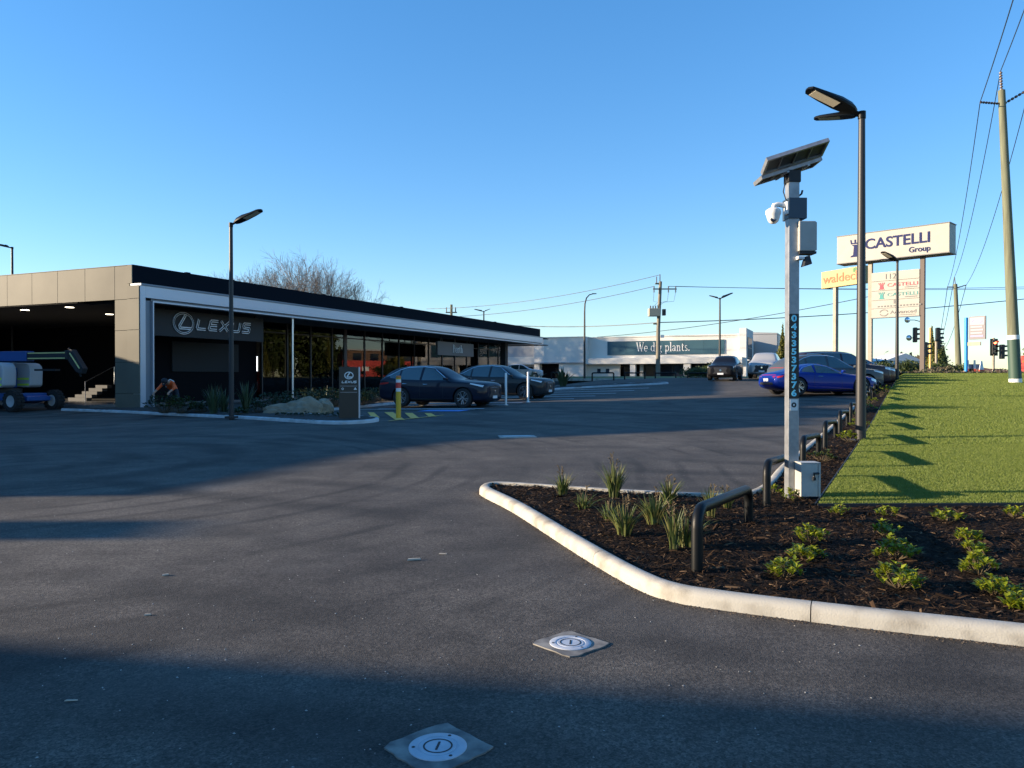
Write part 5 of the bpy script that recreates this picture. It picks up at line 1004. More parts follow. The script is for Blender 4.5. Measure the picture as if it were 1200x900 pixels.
signal(1081, 58, 381, [(-.62, 3.1, R(75)), (.15, 2.0, R(80))], 'ochre signal post with side turned signals beside the pylon post')
signal(1090, 62, 384, [(.55, 3.35, R(80))], 'second ochre signal post with one dark signal high on its side')
signal(1097, 66, 396, [(.10, 2.9, R(85))], 'farther signal post with dark signal before the conifers', m='post_cream')
signal(1164, 60, 396, [(.0, 2.25, 0), (.62, 1.9, R(85))], 'signal showing red on a pale post near the timber pole', m='post_cream', red=True)
for (px, py, d, lw) in ((1063, 375, 58, 'upper'), (1065, 396, 58, 'lower')):
    x = at(px, d); z = zp(py, d, 0); t = empty('road_mirror', (x, d, z), 0, lw + ' of two round pale mirrors on thin arms beside the pylon post', 'mirror', 'round road mirrors'); MB().lathe([(0, -.06), (.16, -.05), (.22, 0), (.2, .03), (0, .05)], 16, (0, 0, 0), 0, 'Y').build('dish', 'chrome', t, smooth=True)
    MB().tube([(.2, .05, 0), (.6, .08, .0), (1.05, .1, -.12)], .03, 6).build('arm', 'pole_grey', t)
# cone and barriers
t = empty('traffic_cone', (at(1150, 50), 50, 1.8), 0, 'orange and white traffic cone at the far lawn edge', 'cone'); mat('cone', (.75, .10, .04), .5)
MB().box((-.24, -.24, 0), (.24, .24, .05)).build('base', 'cone', t); MB().lathe([(.17, .05), (.14, .3)], 16).build('body', 'cone', t); MB().lathe([(.14, .3), (.09, .62)], 16).build('white_band', 'white_paint', t); MB().lathe([(.09, .62), (.055, .86), (0, .87)], 16).build('tip', 'white_paint', t)
for k, px in enumerate((1134, 1142)):
    t = empty('road_barrier', (at(px, 58), 58, 1.75), .3, ('barrier post nearer the blue poster post', 'barrier post nearer the orange cone')[k] + ', red base and white top', 'barrier', 'road works barrier posts'); MB().lathe([(.12, 0), (.10, .5)], 10).build('base', 'cone', t); MB().lathe([(.09, .5), (.07, 1.15), (0, 1.16)], 10).build('upper', 'white_paint', t)
    MB().box((0.1, -.03, .5), (.62, .03, .85)).build('board', 'poster', t)
# ---- timber power poles and wires
mat('timber', (.17, .18, .115), .85, c2=(.115, .115, .075), scale=2, detail=8, stretch=(6, 6, .4)); mat('timber_light', (.24, .22, .17), .85, c2=(.15, .13, .10), scale=2, detail=8, stretch=(5, 5, .4)); mat('pole_green', (.035, .075, .055), .6); mat('insul', (.10, .07, .06), .4); mat('wire', (.02, .022, .026), .5)
def insulator(p, q, parent, r=.06):
    p, q = Vector(p), Vector(q); n = 7; mb = MB()
    for k in range(n):
        a = p.lerp(q, (k + .1) / n); b = p.lerp(q, (k + .55) / n); mb.tube([a, b], r, 8)
    mb.tube([p, q], r * .4, 6); mb.build('insulator', 'insul', parent)
D = 36.; t = empty('power_pole', (at(1190, D), D, bedz(at(1190, D), D)), 0, 'large greenish timber power pole with dark painted foot beside the lawn', 'power pole'); hb = zp(107, D, t.location.z); lean = at(1172, D) - at(1190, D)
pl = lambda s: (lean * s, 0, hb * s)
MB().tube([pl(-.03), pl(.25), pl(.6), pl(1)], [.26, .235, .19, .15], 18).build('pole', 'timber', t, smooth=True)
for nm, m, s0, s1, e in (('foot_band', 'white_paint', .0, .016, .012), ('foot_paint', 'pole_green', .016, .15, .008), ('upper_band', 'white_paint', .15, .165, .012)): MB().tube([pl(s0), pl(s1)], [.26 - .10 * s0 + e, .26 - .10 * s1 + e], 18).build(nm, m, t, smooth=True)
insulator((lean - 1.0, 0, hb * .96), (lean - .12, 0, hb * .955), t); insulator((lean + .12, 0, hb * .955), (lean + 1.3, 0, hb * 1.005), t); insulator((lean, 0, hb), (lean - .05, 0, hb + .9), t, .07)
A0 = [t.location + Vector(v) for v in ((lean - 1.0, 0, hb * .96), (lean - .05, 0, hb + .9), (lean + 1.3, 0, hb * 1.005))]
D2 = 78.; t = empty('power_pole', (at(1124, D2), D2, 1.5), 0, 'distant greenish timber power pole behind the blue poster post', 'power pole'); h2 = zp(333, D2, 1.5); l2 = at(1119, D2) - at(1124, D2)
MB().tube([(0, 0, -.3), (l2, 0, h2)], [.30, .18], 12).build('pole', 'timber', t, smooth=True); insulator((l2 - .8, 0, h2 - .3), (l2 - .1, 0, h2 - .3), t); insulator((l2 + .1, 0, h2 - .4), (l2 + 1.1, 0, h2 - .1), t); insulator((l2, 0, h2), (l2 - .1, 0, h2 + .7), t)
A1 = [t.location + Vector(v) for v in ((l2 - .8, 0, h2 - .3), (l2 - .1, 0, h2 + .7), (l2 + 1.1, 0, h2 - .1))]
def wire(p, q, sag, r, lab, n=24):
    p, q = Vector(p), Vector(q); pts = [p.lerp(q, i / n) - Vector((0, 0, sag * 4 * (i / n) * (1 - i / n))) - p for i in range(n + 1)]
    tag(MB().tube(pts, r, 5).build('power_line', 'wire', None, p), lab, 'power line', 'overhead power lines')
for a, b, w in zip(A0, A1, ('left', 'top', 'right')):
    dirv = (a - b); dirv.z = 0; wire(a, b, 1.3, .020, 'high wire between the large and the distant timber pole on the %s insulator' % w); wire(a, a + dirv * 1.0 + Vector((1.0, 0, 1.2)), 1.0, .020, 'high wire running on overhead from the %s insulator of the large timber pole' % w)
    far_ = b + (b - a) * 1.3; far_.z = 6.5; wire(b, far_, 1.0, .03, 'wire from the %s insulator of the distant timber pole to the far road' % w)
# transformer pole before the cream building
D = 80.; t = empty('power_pole', (at(771, D), D, 1.55), 0, 'timber power pole carrying a transformer before the teal lettered panel', 'power pole'); hb = zp(330, D, 1.55)
MB().tube([(0, 0, -.3), (.02, 0, hb * .5), (.25, 0, hb)], [.24, .20, .16], 14).build('pole', 'timber_light', t, smooth=True)
MB().tube([(.2, 0, hb - .1), (.2, 0, hb + .75)], .05, 6).build('top_pin', 'insul', t); MB().tube([(-.15, 0, hb - .25), (-.15, 0, hb + .5)], .05, 6).build('top_pin', 'insul', t); MB().box((-.3, -.08, hb - .3), (.3, .08, hb - .15)).build('top_bracket', 'timber', t)
za = zp(339, D, 1.55); MB().box((-.55, -.22, za - .06), (1.9, -.10, za + .06)).build('crossarm', 'timber', t)
for x in (-.45, 1.05, 1.8): insulator((x, -.16, za - .35), (x, -.16, za + .3), t, .08)
zt = zp(366, D, 1.55); mat('transformer', (.44, .38, .27), .55)
tr = MB().box((-1.05, -.75, zt - .45), (.1, .1, zt + .35)).build('transformer', 'transformer', t, bevel=.04)
for k in range(4): MB().lathe([(.05, zt + .35), (.08, zt + .42), (.05, zt + .5), (.07, zt + .56), (.03, zt + .66)], 8, (-.85 + k * .26, -.4, 0)).build('bushing', 'insul', tr)
for k in range(3): MB().box((.42 + k * .12, -.5, zt - .35), (.48 + k * .12, .1, zt + .3)).build('cooling_fin', 'pole_grey', tr)
MB().box((-.5, -.1, zp(379.5, D, 1.55) - .08), (.1, .05, zp(379.5, D, 1.55) + .06)).build('lower_bracket', 'timber', t); MB().box((.25, -.2, zp(396, D, 1.55)), (.60, -.15, zp(392.5, D, 1.55))).build('pole_sign', 'white_paint', t, rot=(0, 0, 0))
for x, s in ((-.45, -.5), (1.05, .3), (1.8, .6)): MB().tube([(x, -.16, za - .3), (x * .7 + s * .5, -.4, za - 1.3), (x * .3, -.5, zt + 1.0), (-.4 + x * .2, -.4, zt + .6)], .018, 5).build('jumper_wire', 'wire', t)
base = t.location
wire(base + Vector((.2, 0, hb + .7)), (at(500, 100), 100, zp(362, 100, 0)), .8, .028, 'upper wire from the transformer pole passing over the showroom roof'); wire(base + Vector((-.4, 0, za + .3)), (at(480, 100), 100, zp(372, 100, 0)), .9, .028, 'middle wire from the transformer pole passing over the showroom roof')
wire(base + Vector((1.05, 0, za + .3)), (at(1350, 96), 96, zp(331, 96, 0)), .5, .028, 'upper wire from the transformer pole crossing behind the pylon signs'); wire(base + Vector((1.8, 0, za + .3)), (at(1350, 90), 90, zp(335, 90, 0)), .4, .028, 'second wire from the transformer pole crossing behind the pylon signs')
wire(base + Vector((0, 0, zp(378, D, 1.55))), (at(1300, 82), 82, zp(339, 82, 0)), .6, .045, 'thick low wire running from the transformer pole to the road side'); wire(base + Vector((0, 0, zp(378, D, 1.55))), (at(560, 100), 100, zp(378, 100, 0)), .5, .04, 'thick low wire from the transformer pole past the showroom end')
wire((at(700, 90), 90, zp(395, 90, 0)), (at(1050, 62), 62, zp(341, 62, 0)), .5, .03, 'slanting service wire crossing above the cream building')
t = empty('power_pole', (at(529, 110), 110, 1.5), 0, 'pole top with short arms showing above the showroom roof', 'power pole'); h = zp(357, 110, 1.5); MB().tube([(0, 0, -.2), (0, 0, h)], .18, 8).build('pole', 'timber', t); MB().box((-.8, -.1, h - 1.2), (.8, .1, h - 1.05)).build('crossarm', 'timber', t)
for x in (-.7, .6): MB().tube([(x, 0, h - 1.05), (x, 0, h - .4)], .08, 6).build('insulator', 'insul', t)
# ---------------------------------------------------------------- planting, rocks, trees, person
def gnd(px, py, dz=.1):
    d = 8.
    for _ in range(30):
        x = at(px, d); z = bedz(x, d) if dz else gz(x, d); d = d * .5 + .5 * (1.55 - z) * 900 / (py - 443)
    return at(px, d), d
leaf_mat('tuft', [(.055, .085, .018), (.085, .12, .03), (.045, .07, .018), (.16, .15, .05), (.10, .135, .035), (.20, .16, .07)], .5, .3)
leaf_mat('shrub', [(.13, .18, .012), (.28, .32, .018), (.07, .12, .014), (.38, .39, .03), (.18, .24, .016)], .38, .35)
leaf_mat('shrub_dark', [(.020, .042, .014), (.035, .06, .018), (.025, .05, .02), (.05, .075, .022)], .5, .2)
leaf_mat('strap_dark', [(.03, .055, .022), (.05, .08, .035), (.04, .065, .03), (.08, .10, .05)], .45, .2)
leaf_mat('tree_green', [(.03, .05, .012), (.05, .075, .016), (.075, .10, .02), (.025, .04, .012)], .6, .2)
leaf_mat('tree_gold', [(.12, .13, .02), (.18, .17, .03), (.09, .11, .02)], .6, .25)
leaf_mat('cover', [(.06, .05, .03), (.10, .08, .05), (.05, .065, .025), (.14, .11, .07), (.03, .03, .018)], .7, .1)
mat('bark', (.12, .10, .08), .9, c2=(.08, .065, .05), scale=4); mat('twig', (.20, .165, .14), .9); mat('stem', (.10, .075, .04), .9)
def straps(n, h, spread, w, curl=.5, rnd=random):
    V = []; Fc = []
    for _ in range(n):
        a = rnd.uniform(0, 6.283); r0 = rnd.uniform(0, .05 * spread / .2); L = h * rnd.uniform(.55, 1.08); lean = rnd.uniform(.05, 1) * spread / h; ww = w * rnd.uniform(.7, 1.2); tw = rnd.uniform(-.5, .5)
        px_, py_ = -math.sin(a + tw), math.cos(a + tw); b = len(V); S = 5
        for i in range(S + 1):
            t = i / S; out = r0 + L * lean * (t ** 1.6); z = L * (t - curl * lean * t * t * t * .55); wv = ww * (1 - t ** 2.2) * .5 * (.6 + .8 * min(1, t * 3)) + .0006
            cx, cy = math.cos(a) * out, math.sin(a) * out; V += [(cx - px_ * wv, cy - py_ * wv, z), (cx, cy, z - wv * .35), (cx + px_ * wv, cy + py_ * wv, z)]
        for i in range(S): k = b + i * 3; Fc += [(k, k + 1, k + 4, k + 3), (k + 1, k + 2, k + 5, k + 4)]
    return V, Fc
def tuft(x, y, h, spread, n, lab, m='tuft', w=.014, stalk=True, z=None, name='strappy_plant', group='strappy tufts in the mulch', cat='plant'):
    t = empty(name, (x, y, (bedz(x, y) if z is None else z) - .01), random.uniform(0, 6), lab, cat, group)
    V, Fc = straps(n, h, spread, w); link('leaves', np_mesh('leaves', V, Fc, m), t)
    if stalk:
        mb = MB()
        for _ in range(random.randint(2, 4)):
            a = random.uniform(0, 6.28); r = random.uniform(.02, .10); hh = h * random.uniform(1.0, 1.25); mb.tube([(0, 0, 0), (math.cos(a) * r * .5, math.sin(a) * r * .5, hh * .6), (math.cos(a) * r, math.sin(a) * r, hh)], [.004, .003, .002], 4)
            for q in range(5): zq = hh * (.75 + .05 * q); mb.tube([(math.cos(a) * r * .8, math.sin(a) * r * .8, zq), (math.cos(a) * r + random.uniform(-.03, .03), math.sin(a) * r + random.uniform(-.03, .03), zq + .02)], [.004, .006], 4)
        mb.build('flower_stalk', 'stem', t)
TL = ['near the island tip beside the back kerb', 'low and small behind the island tip', 'tallest and bushiest beside the back kerb', 'small, left of the bright front clump', 'front clump in the middle of the mulch island', 'behind the front clump toward the back kerb', 'upright by the back kerb past the tall one', 'tall leaning one left of the near hoop rail', 'broad one just left of the near hoop rail', 'yellowish beside the near hoop rail far leg', 'small bright one by the kerb corner and rail']
for i, (px, py, hp, sp, n) in enumerate(((659, 580, 32, .16, 34), (684, 596, 24, .24, 26), (720, 583, 46, .20, 64), (714, 610, 26, .16, 26), (732, 627, 42, .2, 52), (767, 614, 40, .22, 56), (784, 591, 34, .18, 44), (790, 645, 58, .12, 26), (805, 640, 46, .24, 54), (834, 606, 38, .14, 36), (853, 595, 26, .14, 26))):
    x, y = gnd(px, py); tuft(x, y, hp * y / 900 * .95, sp * 1.3, int(n * 1.7), 'strappy grass-like plant ' + TL[i])
def rosette_shrub(x, y, w, h, n, lab, m='shrub', leaf=.055, group='young bright shrubs in rows', z=None, name='young_shrub', cat='shrub'):
    t = empty(name, (x, y, (bedz(x, y) if z is None else z) - .005), random.uniform(0, 6), lab, cat, group); V = []; Fc = []; st = MB()
    for _ in range(n):
        a = random.uniform(0, 6.283); r = w / 2 * math.sqrt(random.random()); top = h * (1 - .5 * (r / (w / 2)) ** 2) * random.uniform(.5, 1.05); c = Vector((math.cos(a) * r, math.sin(a) * r, top * .75)); st.tube([(c.x * .2, c.y * .2, 0), (c.x * .7, c.y * .7, top * .4), c], [.004, .003, .002], 4)
        for q in range(random.randint(6, 9)):
            b = random.uniform(0, 6.283); up = random.uniform(.35, 1.2); d = Vector((math.cos(b), math.sin(b), up)).normalized(); L = leaf * random.uniform(.7, 1.2); sd = d.cross(Vector((0, 0, 1))); sd = (sd if sd.length > .1 else Vector((1, 0, 0))).normalized() * L * .24; nrm = sd.cross(d).normalized() * L * .10
            o = c - Vector((0, 0, random.uniform(0, .03))); k = len(V); V += [o, o + d * L * .55 + sd + nrm, o + d * L - nrm, o + d * L * .55 - sd + nrm, o + d * L * .55]; Fc += [(k, k + 1, k + 4), (k + 1, k + 2, k + 4), (k + 2, k + 3, k + 4), (k + 3, k, k + 4)]
    link('leaves', np_mesh('leaves', V, Fc, m), t); st.build('stems', 'stem', t, fix=False); return t
SL = ['in the row nearest the hoop rail, closest to the lawn', 'in the row nearest the hoop rail, second from the lawn', 'in the row nearest the hoop rail, closest to the road kerb', 'in the middle row, nearest the lawn, sparse', 'in the middle row, fullest one', 'in the middle row, closest to the road kerb', 'against the lawn edging below the cabinet', 'against the lawn edging at the head of the middle row', 'against the lawn edging, brightest one', 'against the lawn edging, farthest from the cabinet', 'in the outer row, second from the lawn', 'in the outer row, small one between two fuller ones', 'in the outer row, broad bright one', 'in the outer row, second from the road kerb', 'in the outer row, last before the road kerb', 'small sprig at the camera post foot', 'small sprig behind the second hoop rail']
for i, (px, py, wp, hp, n) in enumerate(((952, 636, 38, 30, 22), (944, 655, 40, 26, 20), (921, 676, 34, 30, 20), (1039, 628, 32, 22, 12), (1051, 655, 46, 38, 30), (1054, 689, 46, 38, 28), (986, 603, 26, 18, 9), (1040, 604, 24, 16, 8), (1112, 611, 32, 22, 16), (1189, 607, 28, 20, 12), (1135, 633, 28, 20, 14), (1140, 647, 28, 20, 12), (1149, 673, 40, 34, 24), (1169, 697, 42, 32, 24), (1198, 712, 36, 28, 20), (929, 586, 22, 20, 9), (906, 578, 22, 14, 7))):
    x, y = gnd(px, py); rosette_shrub(x, y, wp * y / 900 * random.uniform(.95, 1.12), hp * y / 900 * random.uniform(.85, 1.05), int(n * 1.4), 'young yellow-green shrub ' + SL[i])
ORD = ['first', 'second', 'third', 'fourth', 'fifth', 'sixth', 'seventh', 'eighth', 'ninth']
for k in range(9):
    y = 11.2 + k * 2.7 + .9 + random.uniform(-.3, .3); x = rail_x(y) + random.uniform(.1, .4)
    rosette_shrub(x, y, .42 + .03 * k, .26 + .018 * k, 18, 'low young shrub at the %s hoop rail past the grey cabinet' % ORD[k], group='low shrubs among the hoop rails', m='shrub' if k % 3 else 'tree_green', leaf=.075)
# showroom garden
def sgz(x, y): return gz(x, y) + .1
GPL = ['at the portal foot beside the worker', 'bright low one right of the worker', 'low one before the dark sign wall', 'between the big tufts and the portal', 'left of the boulders', 'behind the left boulder', 'behind the slender white column', 'behind the right boulder', 'before the corner mullion', 'dense one behind the totem', 'beyond the totem by the glass', 'by the hatched paving kerb', 'near the bay kerb beyond the totem', 'low one under the lamp post']
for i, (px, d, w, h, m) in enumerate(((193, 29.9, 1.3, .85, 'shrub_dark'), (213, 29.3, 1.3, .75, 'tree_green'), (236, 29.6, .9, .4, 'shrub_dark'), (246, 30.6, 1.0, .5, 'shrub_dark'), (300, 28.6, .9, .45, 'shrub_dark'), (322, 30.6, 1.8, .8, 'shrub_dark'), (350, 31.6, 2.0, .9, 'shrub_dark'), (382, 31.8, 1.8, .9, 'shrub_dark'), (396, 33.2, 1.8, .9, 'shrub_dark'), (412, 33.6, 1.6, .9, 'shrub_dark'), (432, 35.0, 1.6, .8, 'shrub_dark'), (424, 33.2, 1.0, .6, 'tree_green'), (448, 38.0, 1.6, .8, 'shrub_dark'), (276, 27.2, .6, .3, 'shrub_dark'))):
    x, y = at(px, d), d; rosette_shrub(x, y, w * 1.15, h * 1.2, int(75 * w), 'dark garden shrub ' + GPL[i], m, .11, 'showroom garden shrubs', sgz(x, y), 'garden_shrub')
for i, (px, d, h, sp, n) in enumerate(((250, 28.6, 1.15, .55, 60), (262, 29.6, 1.0, .5, 46), (288, 28.3, 1.2, .5, 60), (362, 33.0, .9, .6, 50), (378, 33.6, .9, .6, 50))):
    x, y = at(px, d), d; tuft(x, y, h, sp, n, 'dark strappy flax plant ' + ('left of the garden lamp post', 'behind the flax left of the lamp post', 'right of the garden lamp post', 'behind the boulders', 'behind the right boulder by the glass')[i], 'strap_dark', .05, False, sgz(x, y), 'flax_plant', 'flax in the showroom garden')
for k in range(7):
    x, y = at(330 + k * 14, 25.9 - k * .28), 25.9 - k * .28; rosette_shrub(x, y, .4, .2, 10, ORD[6 - k] + ' tiny ground plant from the totem along the thin kerbed island', 'shrub_dark', .08, 'tiny plants on the totem island', sgz(x, y), 'ground_plant')
for (x, y, z, h, lab, m) in ((at(660, 50), 50, gz(at(660, 50), 50) + .1, 1.35, 'big spiky agave on the far kerbed island', 'strap_dark'), (at(622, 51.5), 51.5, gz(at(622, 51.5), 51.5) + .1, 1.2, 'second spiky agave behind the graphite crossover bonnet', 'strap_dark')):
    tuft(x, y, h, .95, 34, lab, m, .16, False, z, 'agave', 'agaves on the far island', 'agave')
def rock(px, d, L, W, H, lab, seed):
    r_ = random.Random(seed); bm = bmesh.new(); bmesh.ops.create_icosphere(bm, subdivisions=3, radius=1)
    from mathutils import noise
    for v in bm.verts:
        n = noise.noise(v.co * 1.3 + Vector((seed, 0, 0))) * .35 + noise.noise(v.co * 3.1 + Vector((0, seed, 0))) * .14; v.co *= 1 + n; v.co.x *= L / 2; v.co.y *= W / 2; v.co.z = max(-.3, v.co.z) * H
        v.co.z = round(v.co.z / (H * .35)) * H * .35 * .25 + v.co.z * .75
    me = bpy.data.meshes.new('boulder'); bm.to_mesh(me); bm.free(); me.materials.append(M['stone']); x, y = at(px, d), d
    tag(link('boulder', me, None, (x, y, sgz(x, y)), (0, 0, r_.uniform(-.2, .2))), lab, 'boulder', 'sandstone boulders in the garden')
mat('stone', (.30, .24, .165), .9, c2=(.20, .155, .105), scale=3, detail=8, bump=.6, bscale=9)
rock(327, 28.4, 1.30, .8, .34, 'long low sandstone boulder, lower left of the pair before the glass', 3); rock(357, 28.5, 1.35, .9, .52, 'highest sandstone boulder in the showroom garden', 11); rock(379, 28.8, .7, .7, .42, 'small end boulder beside the totem', 23)
# trees
def leaf_cloud(n, cx, cy, cz, rx, ry, rz, size, squash=1.0, clumps=14, seed=1, cone=False):
    r = np.random.default_rng(seed); C = r.normal(0, 1, (clumps, 3)); C /= np.linalg.norm(C, axis=1)[:, None]; C *= r.uniform(.35, .95, (clumps, 1)); idx = r.integers(0, clumps, n); P = C[idx] + r.normal(0, .22, (n, 3))
    if cone: zz = (P[:, 2] + 1) / 2; f = np.clip(1.05 - zz, .05, 1); P[:, 0] *= f; P[:, 1] *= f
    P = P * np.array([rx, ry, rz]) + np.array([cx, cy, cz]); A = r.normal(0, 1, (n, 3)); A /= np.linalg.norm(A, axis=1)[:, None]; B = np.cross(A, r.normal(0, 1, (n, 3))); B /= np.linalg.norm(B, axis=1)[:, None]; s = size * r.uniform(.6, 1.3, (n, 1))
    V = np.stack([P - A * s, P + B * s * .5, P + A * s, P - B * s * .5], 1).reshape(-1, 3); return V, np.arange(n * 4).reshape(-1, 4)
def leafy(name, px, d, z, h, w, lab, m, n=2200, leaf=.16, cone=False, seed=1, group=None, x=None, cat='tree'):
    t = empty(name, (at(px, d) if x is None else x, d, z), 0, lab, cat, group); tr = MB(); tr.tube([(0, 0, -.3), (.05, 0, h * .45), (0, .05, h * .8)], [h * .022 + .03, h * .015 + .02, .02], 8)
    for k in range(5): a = k * 1.3; tr.tube([(0, 0, h * (.25 + .08 * k)), (math.cos(a) * w * .3, math.sin(a) * w * .3, h * (.45 + .08 * k))], [h * .009 + .015, .01], 6)
    tr.build('trunk', 'bark', t); V, Fc = leaf_cloud(n, 0, 0, h * .55, w / 2, w / 2, h * .46, leaf, cone=cone, seed=seed); link('crown', np_mesh('crown', V, Fc, m), t)
leafy('cypress_tree', 917, 74, 1.5, 4.6, 1.6, 'narrow golden cypress beside the grey warehouse', 'tree_gold', 2400, .12, True, 3)
leafy('conifer_tree', 1092, 72, 1.6, 4.0, 2.2, 'golden green conifer behind the ochre signal posts', 'tree_gold', 2400, .12, True, 4); leafy('conifer_tree', 1101, 74, 1.6, 4.4, 2.2, 'dark conifer beside the golden one behind the signals', 'tree_green', 2400, .12, True, 5); leafy('conifer_tree', 1106, 80, 1.6, 3.0, 2.0, 'small dark conifer right of the taller pair', 'tree_green', 1500, .12, True, 6)
leafy('low_bush', 1116, 62, 1.6, 1.3, 3.4, 'dark rounded bush at the foot of the distant timber pole', 'tree_green', 1800, .12, False, 7, cat='bush'); leafy('low_bush', 1099, 60, 1.65, .8, 2.2, 'brownish low bush under the conifers', 'cover', 1200, .10, False, 8, cat='bush')
leafy('low_bush', 818, 71, 1.6, .9, 4.2, 'low green bush on the verge before the cream building', 'tree_green', 2200, .10, False, 9, cat='bush'); leafy('low_bush', 838, 72, 1.6, 1.2, 3.0, 'taller dark bush on the verge behind the black crossover', 'tree_green', 1800, .12, False, 10, cat='bush')
leafy('broad_tree', 1060, 150, 1.5, 4.6, 11, 'brownish broad tree crown far beyond the parked row', 'cover', 9000, .45, False, 12)
for k, px in enumerate((1045, 1068)): leafy('hedge_tree', px, 100, 1.5, 2.4, 4.6, ('dark clipped hedge section beside the white shed', 'dark clipped hedge section before the white shed')[k], 'tree_green', 2200, .16, False, 20 + k, cat='hedge')
for k, (x, y) in enumerate(((92, 64), (90, 72), (92, 80), (90, 88), (92, 95), (91, 101.5), (92, 107))): leafy('reflected_tree', 0, y, 1.5, 14 + k % 2, 10, ORD[k] + ' dark unseen tree of the row added to darken the glass reflections', 'tree_green', 6500, .6, False, 30 + k, 'trees added to darken the glass reflections', x=x)  # unseen trees, added so the near showroom panes reflect dark
leafy('reflected_tree', 0, 124, 1.5, 5.5, 4, 'sunlit golden tree before the red hoarding beyond the main road', 'tree_gold', 2200, .3, False, 40, x=85.6)
V, Fc = leaf_cloud(100, 0, 0, 0, 1, 1, 1, .1)
def cover_strip():
    n = 5200; r = np.random.default_rng(5); X = r.uniform(0, 1, n); Y = 46.9 + r.random(n) * 3.2; X = np.array([lawn_x(46.9)]) - .2 + X * 34; bump_ = .20 * np.maximum(0, np.sin(X * 1.7) * .6 + np.sin(X * 4.1 + 1) * .5); Z = np.array([vz(x, y) for x, y in zip(X, Y)]) + r.random(n) * (.06 + bump_ * (X < 33))
    A = r.normal(0, 1, (n, 3)); A /= np.linalg.norm(A, axis=1)[:, None]; B = np.cross(A, r.normal(0, 1, (n, 3))); B /= np.linalg.norm(B, axis=1)[:, None]; s = r.uniform(.05, .12, (n, 1)); P = np.stack([X, Y, Z], 1)
    return np.stack([P - A * s, P + B * s * .6, P + A * s, P - B * s * .6], 1).reshape(-1, 3), np.arange(n * 4).reshape(-1, 4)
V, Fc = cover_strip(); tag(link('ground_cover', np_mesh('ground_cover', V, Fc, 'cover')), 'brown dry ground cover along the far edge of the lawn', 'ground cover', kind='stuff')
# leafless trees over the showroom roof
def bare_tree(px, d, h, w, seed, lab):
    r = random.Random(seed); t = empty('bare_tree', (at(px, d), d, 1.5), 0, lab, 'tree', 'leafless trees behind the showroom'); tk = MB(); tw = MB()
    def grow(p, dv, L, rad, lev):
        q = p; pts = [p]; dd = dv.copy(); n = 3 if lev < 3 else 2
        for i in range(n): dd = (dd + Vector((r.gauss(0, .10), r.gauss(0, .10), r.gauss(.05, .06)))).normalized(); q = q + dd * L / n; pts.append(q)
        (tk if lev < 2 else tw).tube(pts, [max(rad, .012) * (1 - .45 * i / n) for i in range(n + 1)], 6 if lev < 2 else 3, cap=False)
        if lev >= 7: return
        for k in range(3):
            a = r.uniform(0, 6.283); tilt = r.uniform(.28, .72); o = dd.orthogonal().normalized(); o.rotate(Matrix.Rotation(a, 3, dd)); nd_ = (dd * math.cos(tilt) + o * math.sin(tilt)); nd_.z += .02; grow(pts[-1] if k < 2 else pts[-2], nd_.normalized(), L * r.uniform(.66, .86), rad * .60, lev + 1)
    for k in range(4 if w > 9 else 3):
        a = k * 1.7 + r.random(); grow(Vector((math.cos(a) * .15, math.sin(a) * .15, h * .16)), Vector((math.cos(a) * .55, math.sin(a) * .55, 1)).normalized(), h * .235, .16, 1)
    tk.tube([(0, 0, -.3), (0, 0, h * .18)], [.36, .27], 8); tk.build('trunk', 'bark', t, fix=False); tw.build('crown', 'twig', t, fix=False)
bare_tree(366, 92, 15.4, 12, 5, 'largest leafless tree rising above the showroom roof'); bare_tree(318, 96, 15.0, 8, 9, 'leafless tree left of the largest one above the roof'); bare_tree(286, 100, 14.2, 7, 14, 'smallest leafless tree beside the garden lamp post'); bare_tree(402, 95, 13.6, 8, 21, 'leafless tree right of the largest one, lower over the roof'); bare_tree(342, 99, 15.6, 9, 33, 'slightly farther leafless tree between the two tallest ones')
# small houses and shed on the horizon
def house(px, d, w, h, lab, roof='tile_red', wall='render_white', z=1.5):
    t = empty('house', (at(px, d), d, z), .15, lab, 'house'); part(t, 'wall', wall, (-w / 2, 0, -.5), (w / 2, 8, h * .5)); part(t, 'window', 'dark_glazing', (-w * .3, -.03, h * .15), (-w * .1, -.002, h * .4)); part(t, 'window', 'dark_glazing', (w * .1, -.03, h * .15), (w * .3, -.002, h * .4))
    MB().add([(-w * .56, -.6, h * .5), (w * .56, -.6, h * .5), (w * .56, 8.6, h * .5), (-w * .56, 8.6, h * .5), (-w * .2, 4, h), (w * .2, 4, h)], [(0, 1, 5, 4), (1, 2, 5), (2, 3, 4, 5), (3, 0, 4), (3, 2, 1, 0)]).build('roof', roof, t)
mat('tile_red', (.22, .085, .05), .8); house(1166, 130, 5, 1.9, 'small house with hipped terracotta roof behind the red signal'); house(1183, 140, 4.5, 1.8, 'small house with terracotta roof beside the large timber pole'); 
t = empty('shed', (at(1058, 110), 110, 1.5), 0, 'white gabled shed beyond the far end of the parked row', 'shed'); part(t, 'wall', 'white_paint', (-2.6, 0, -.3), (2.6, 6, 2.5)); MB().prism([(-2.8, 2.5), (2.8, 2.5), (0.3, 3.6)], lambda a, b: (a, -.2, b), lambda a, b: (a, 6.2, b)).build('roof', 'white_paint', t); part(t, 'door', 'dark_trim', (-1.2, -.05, -.2), (1.0, -.002, 1.9))
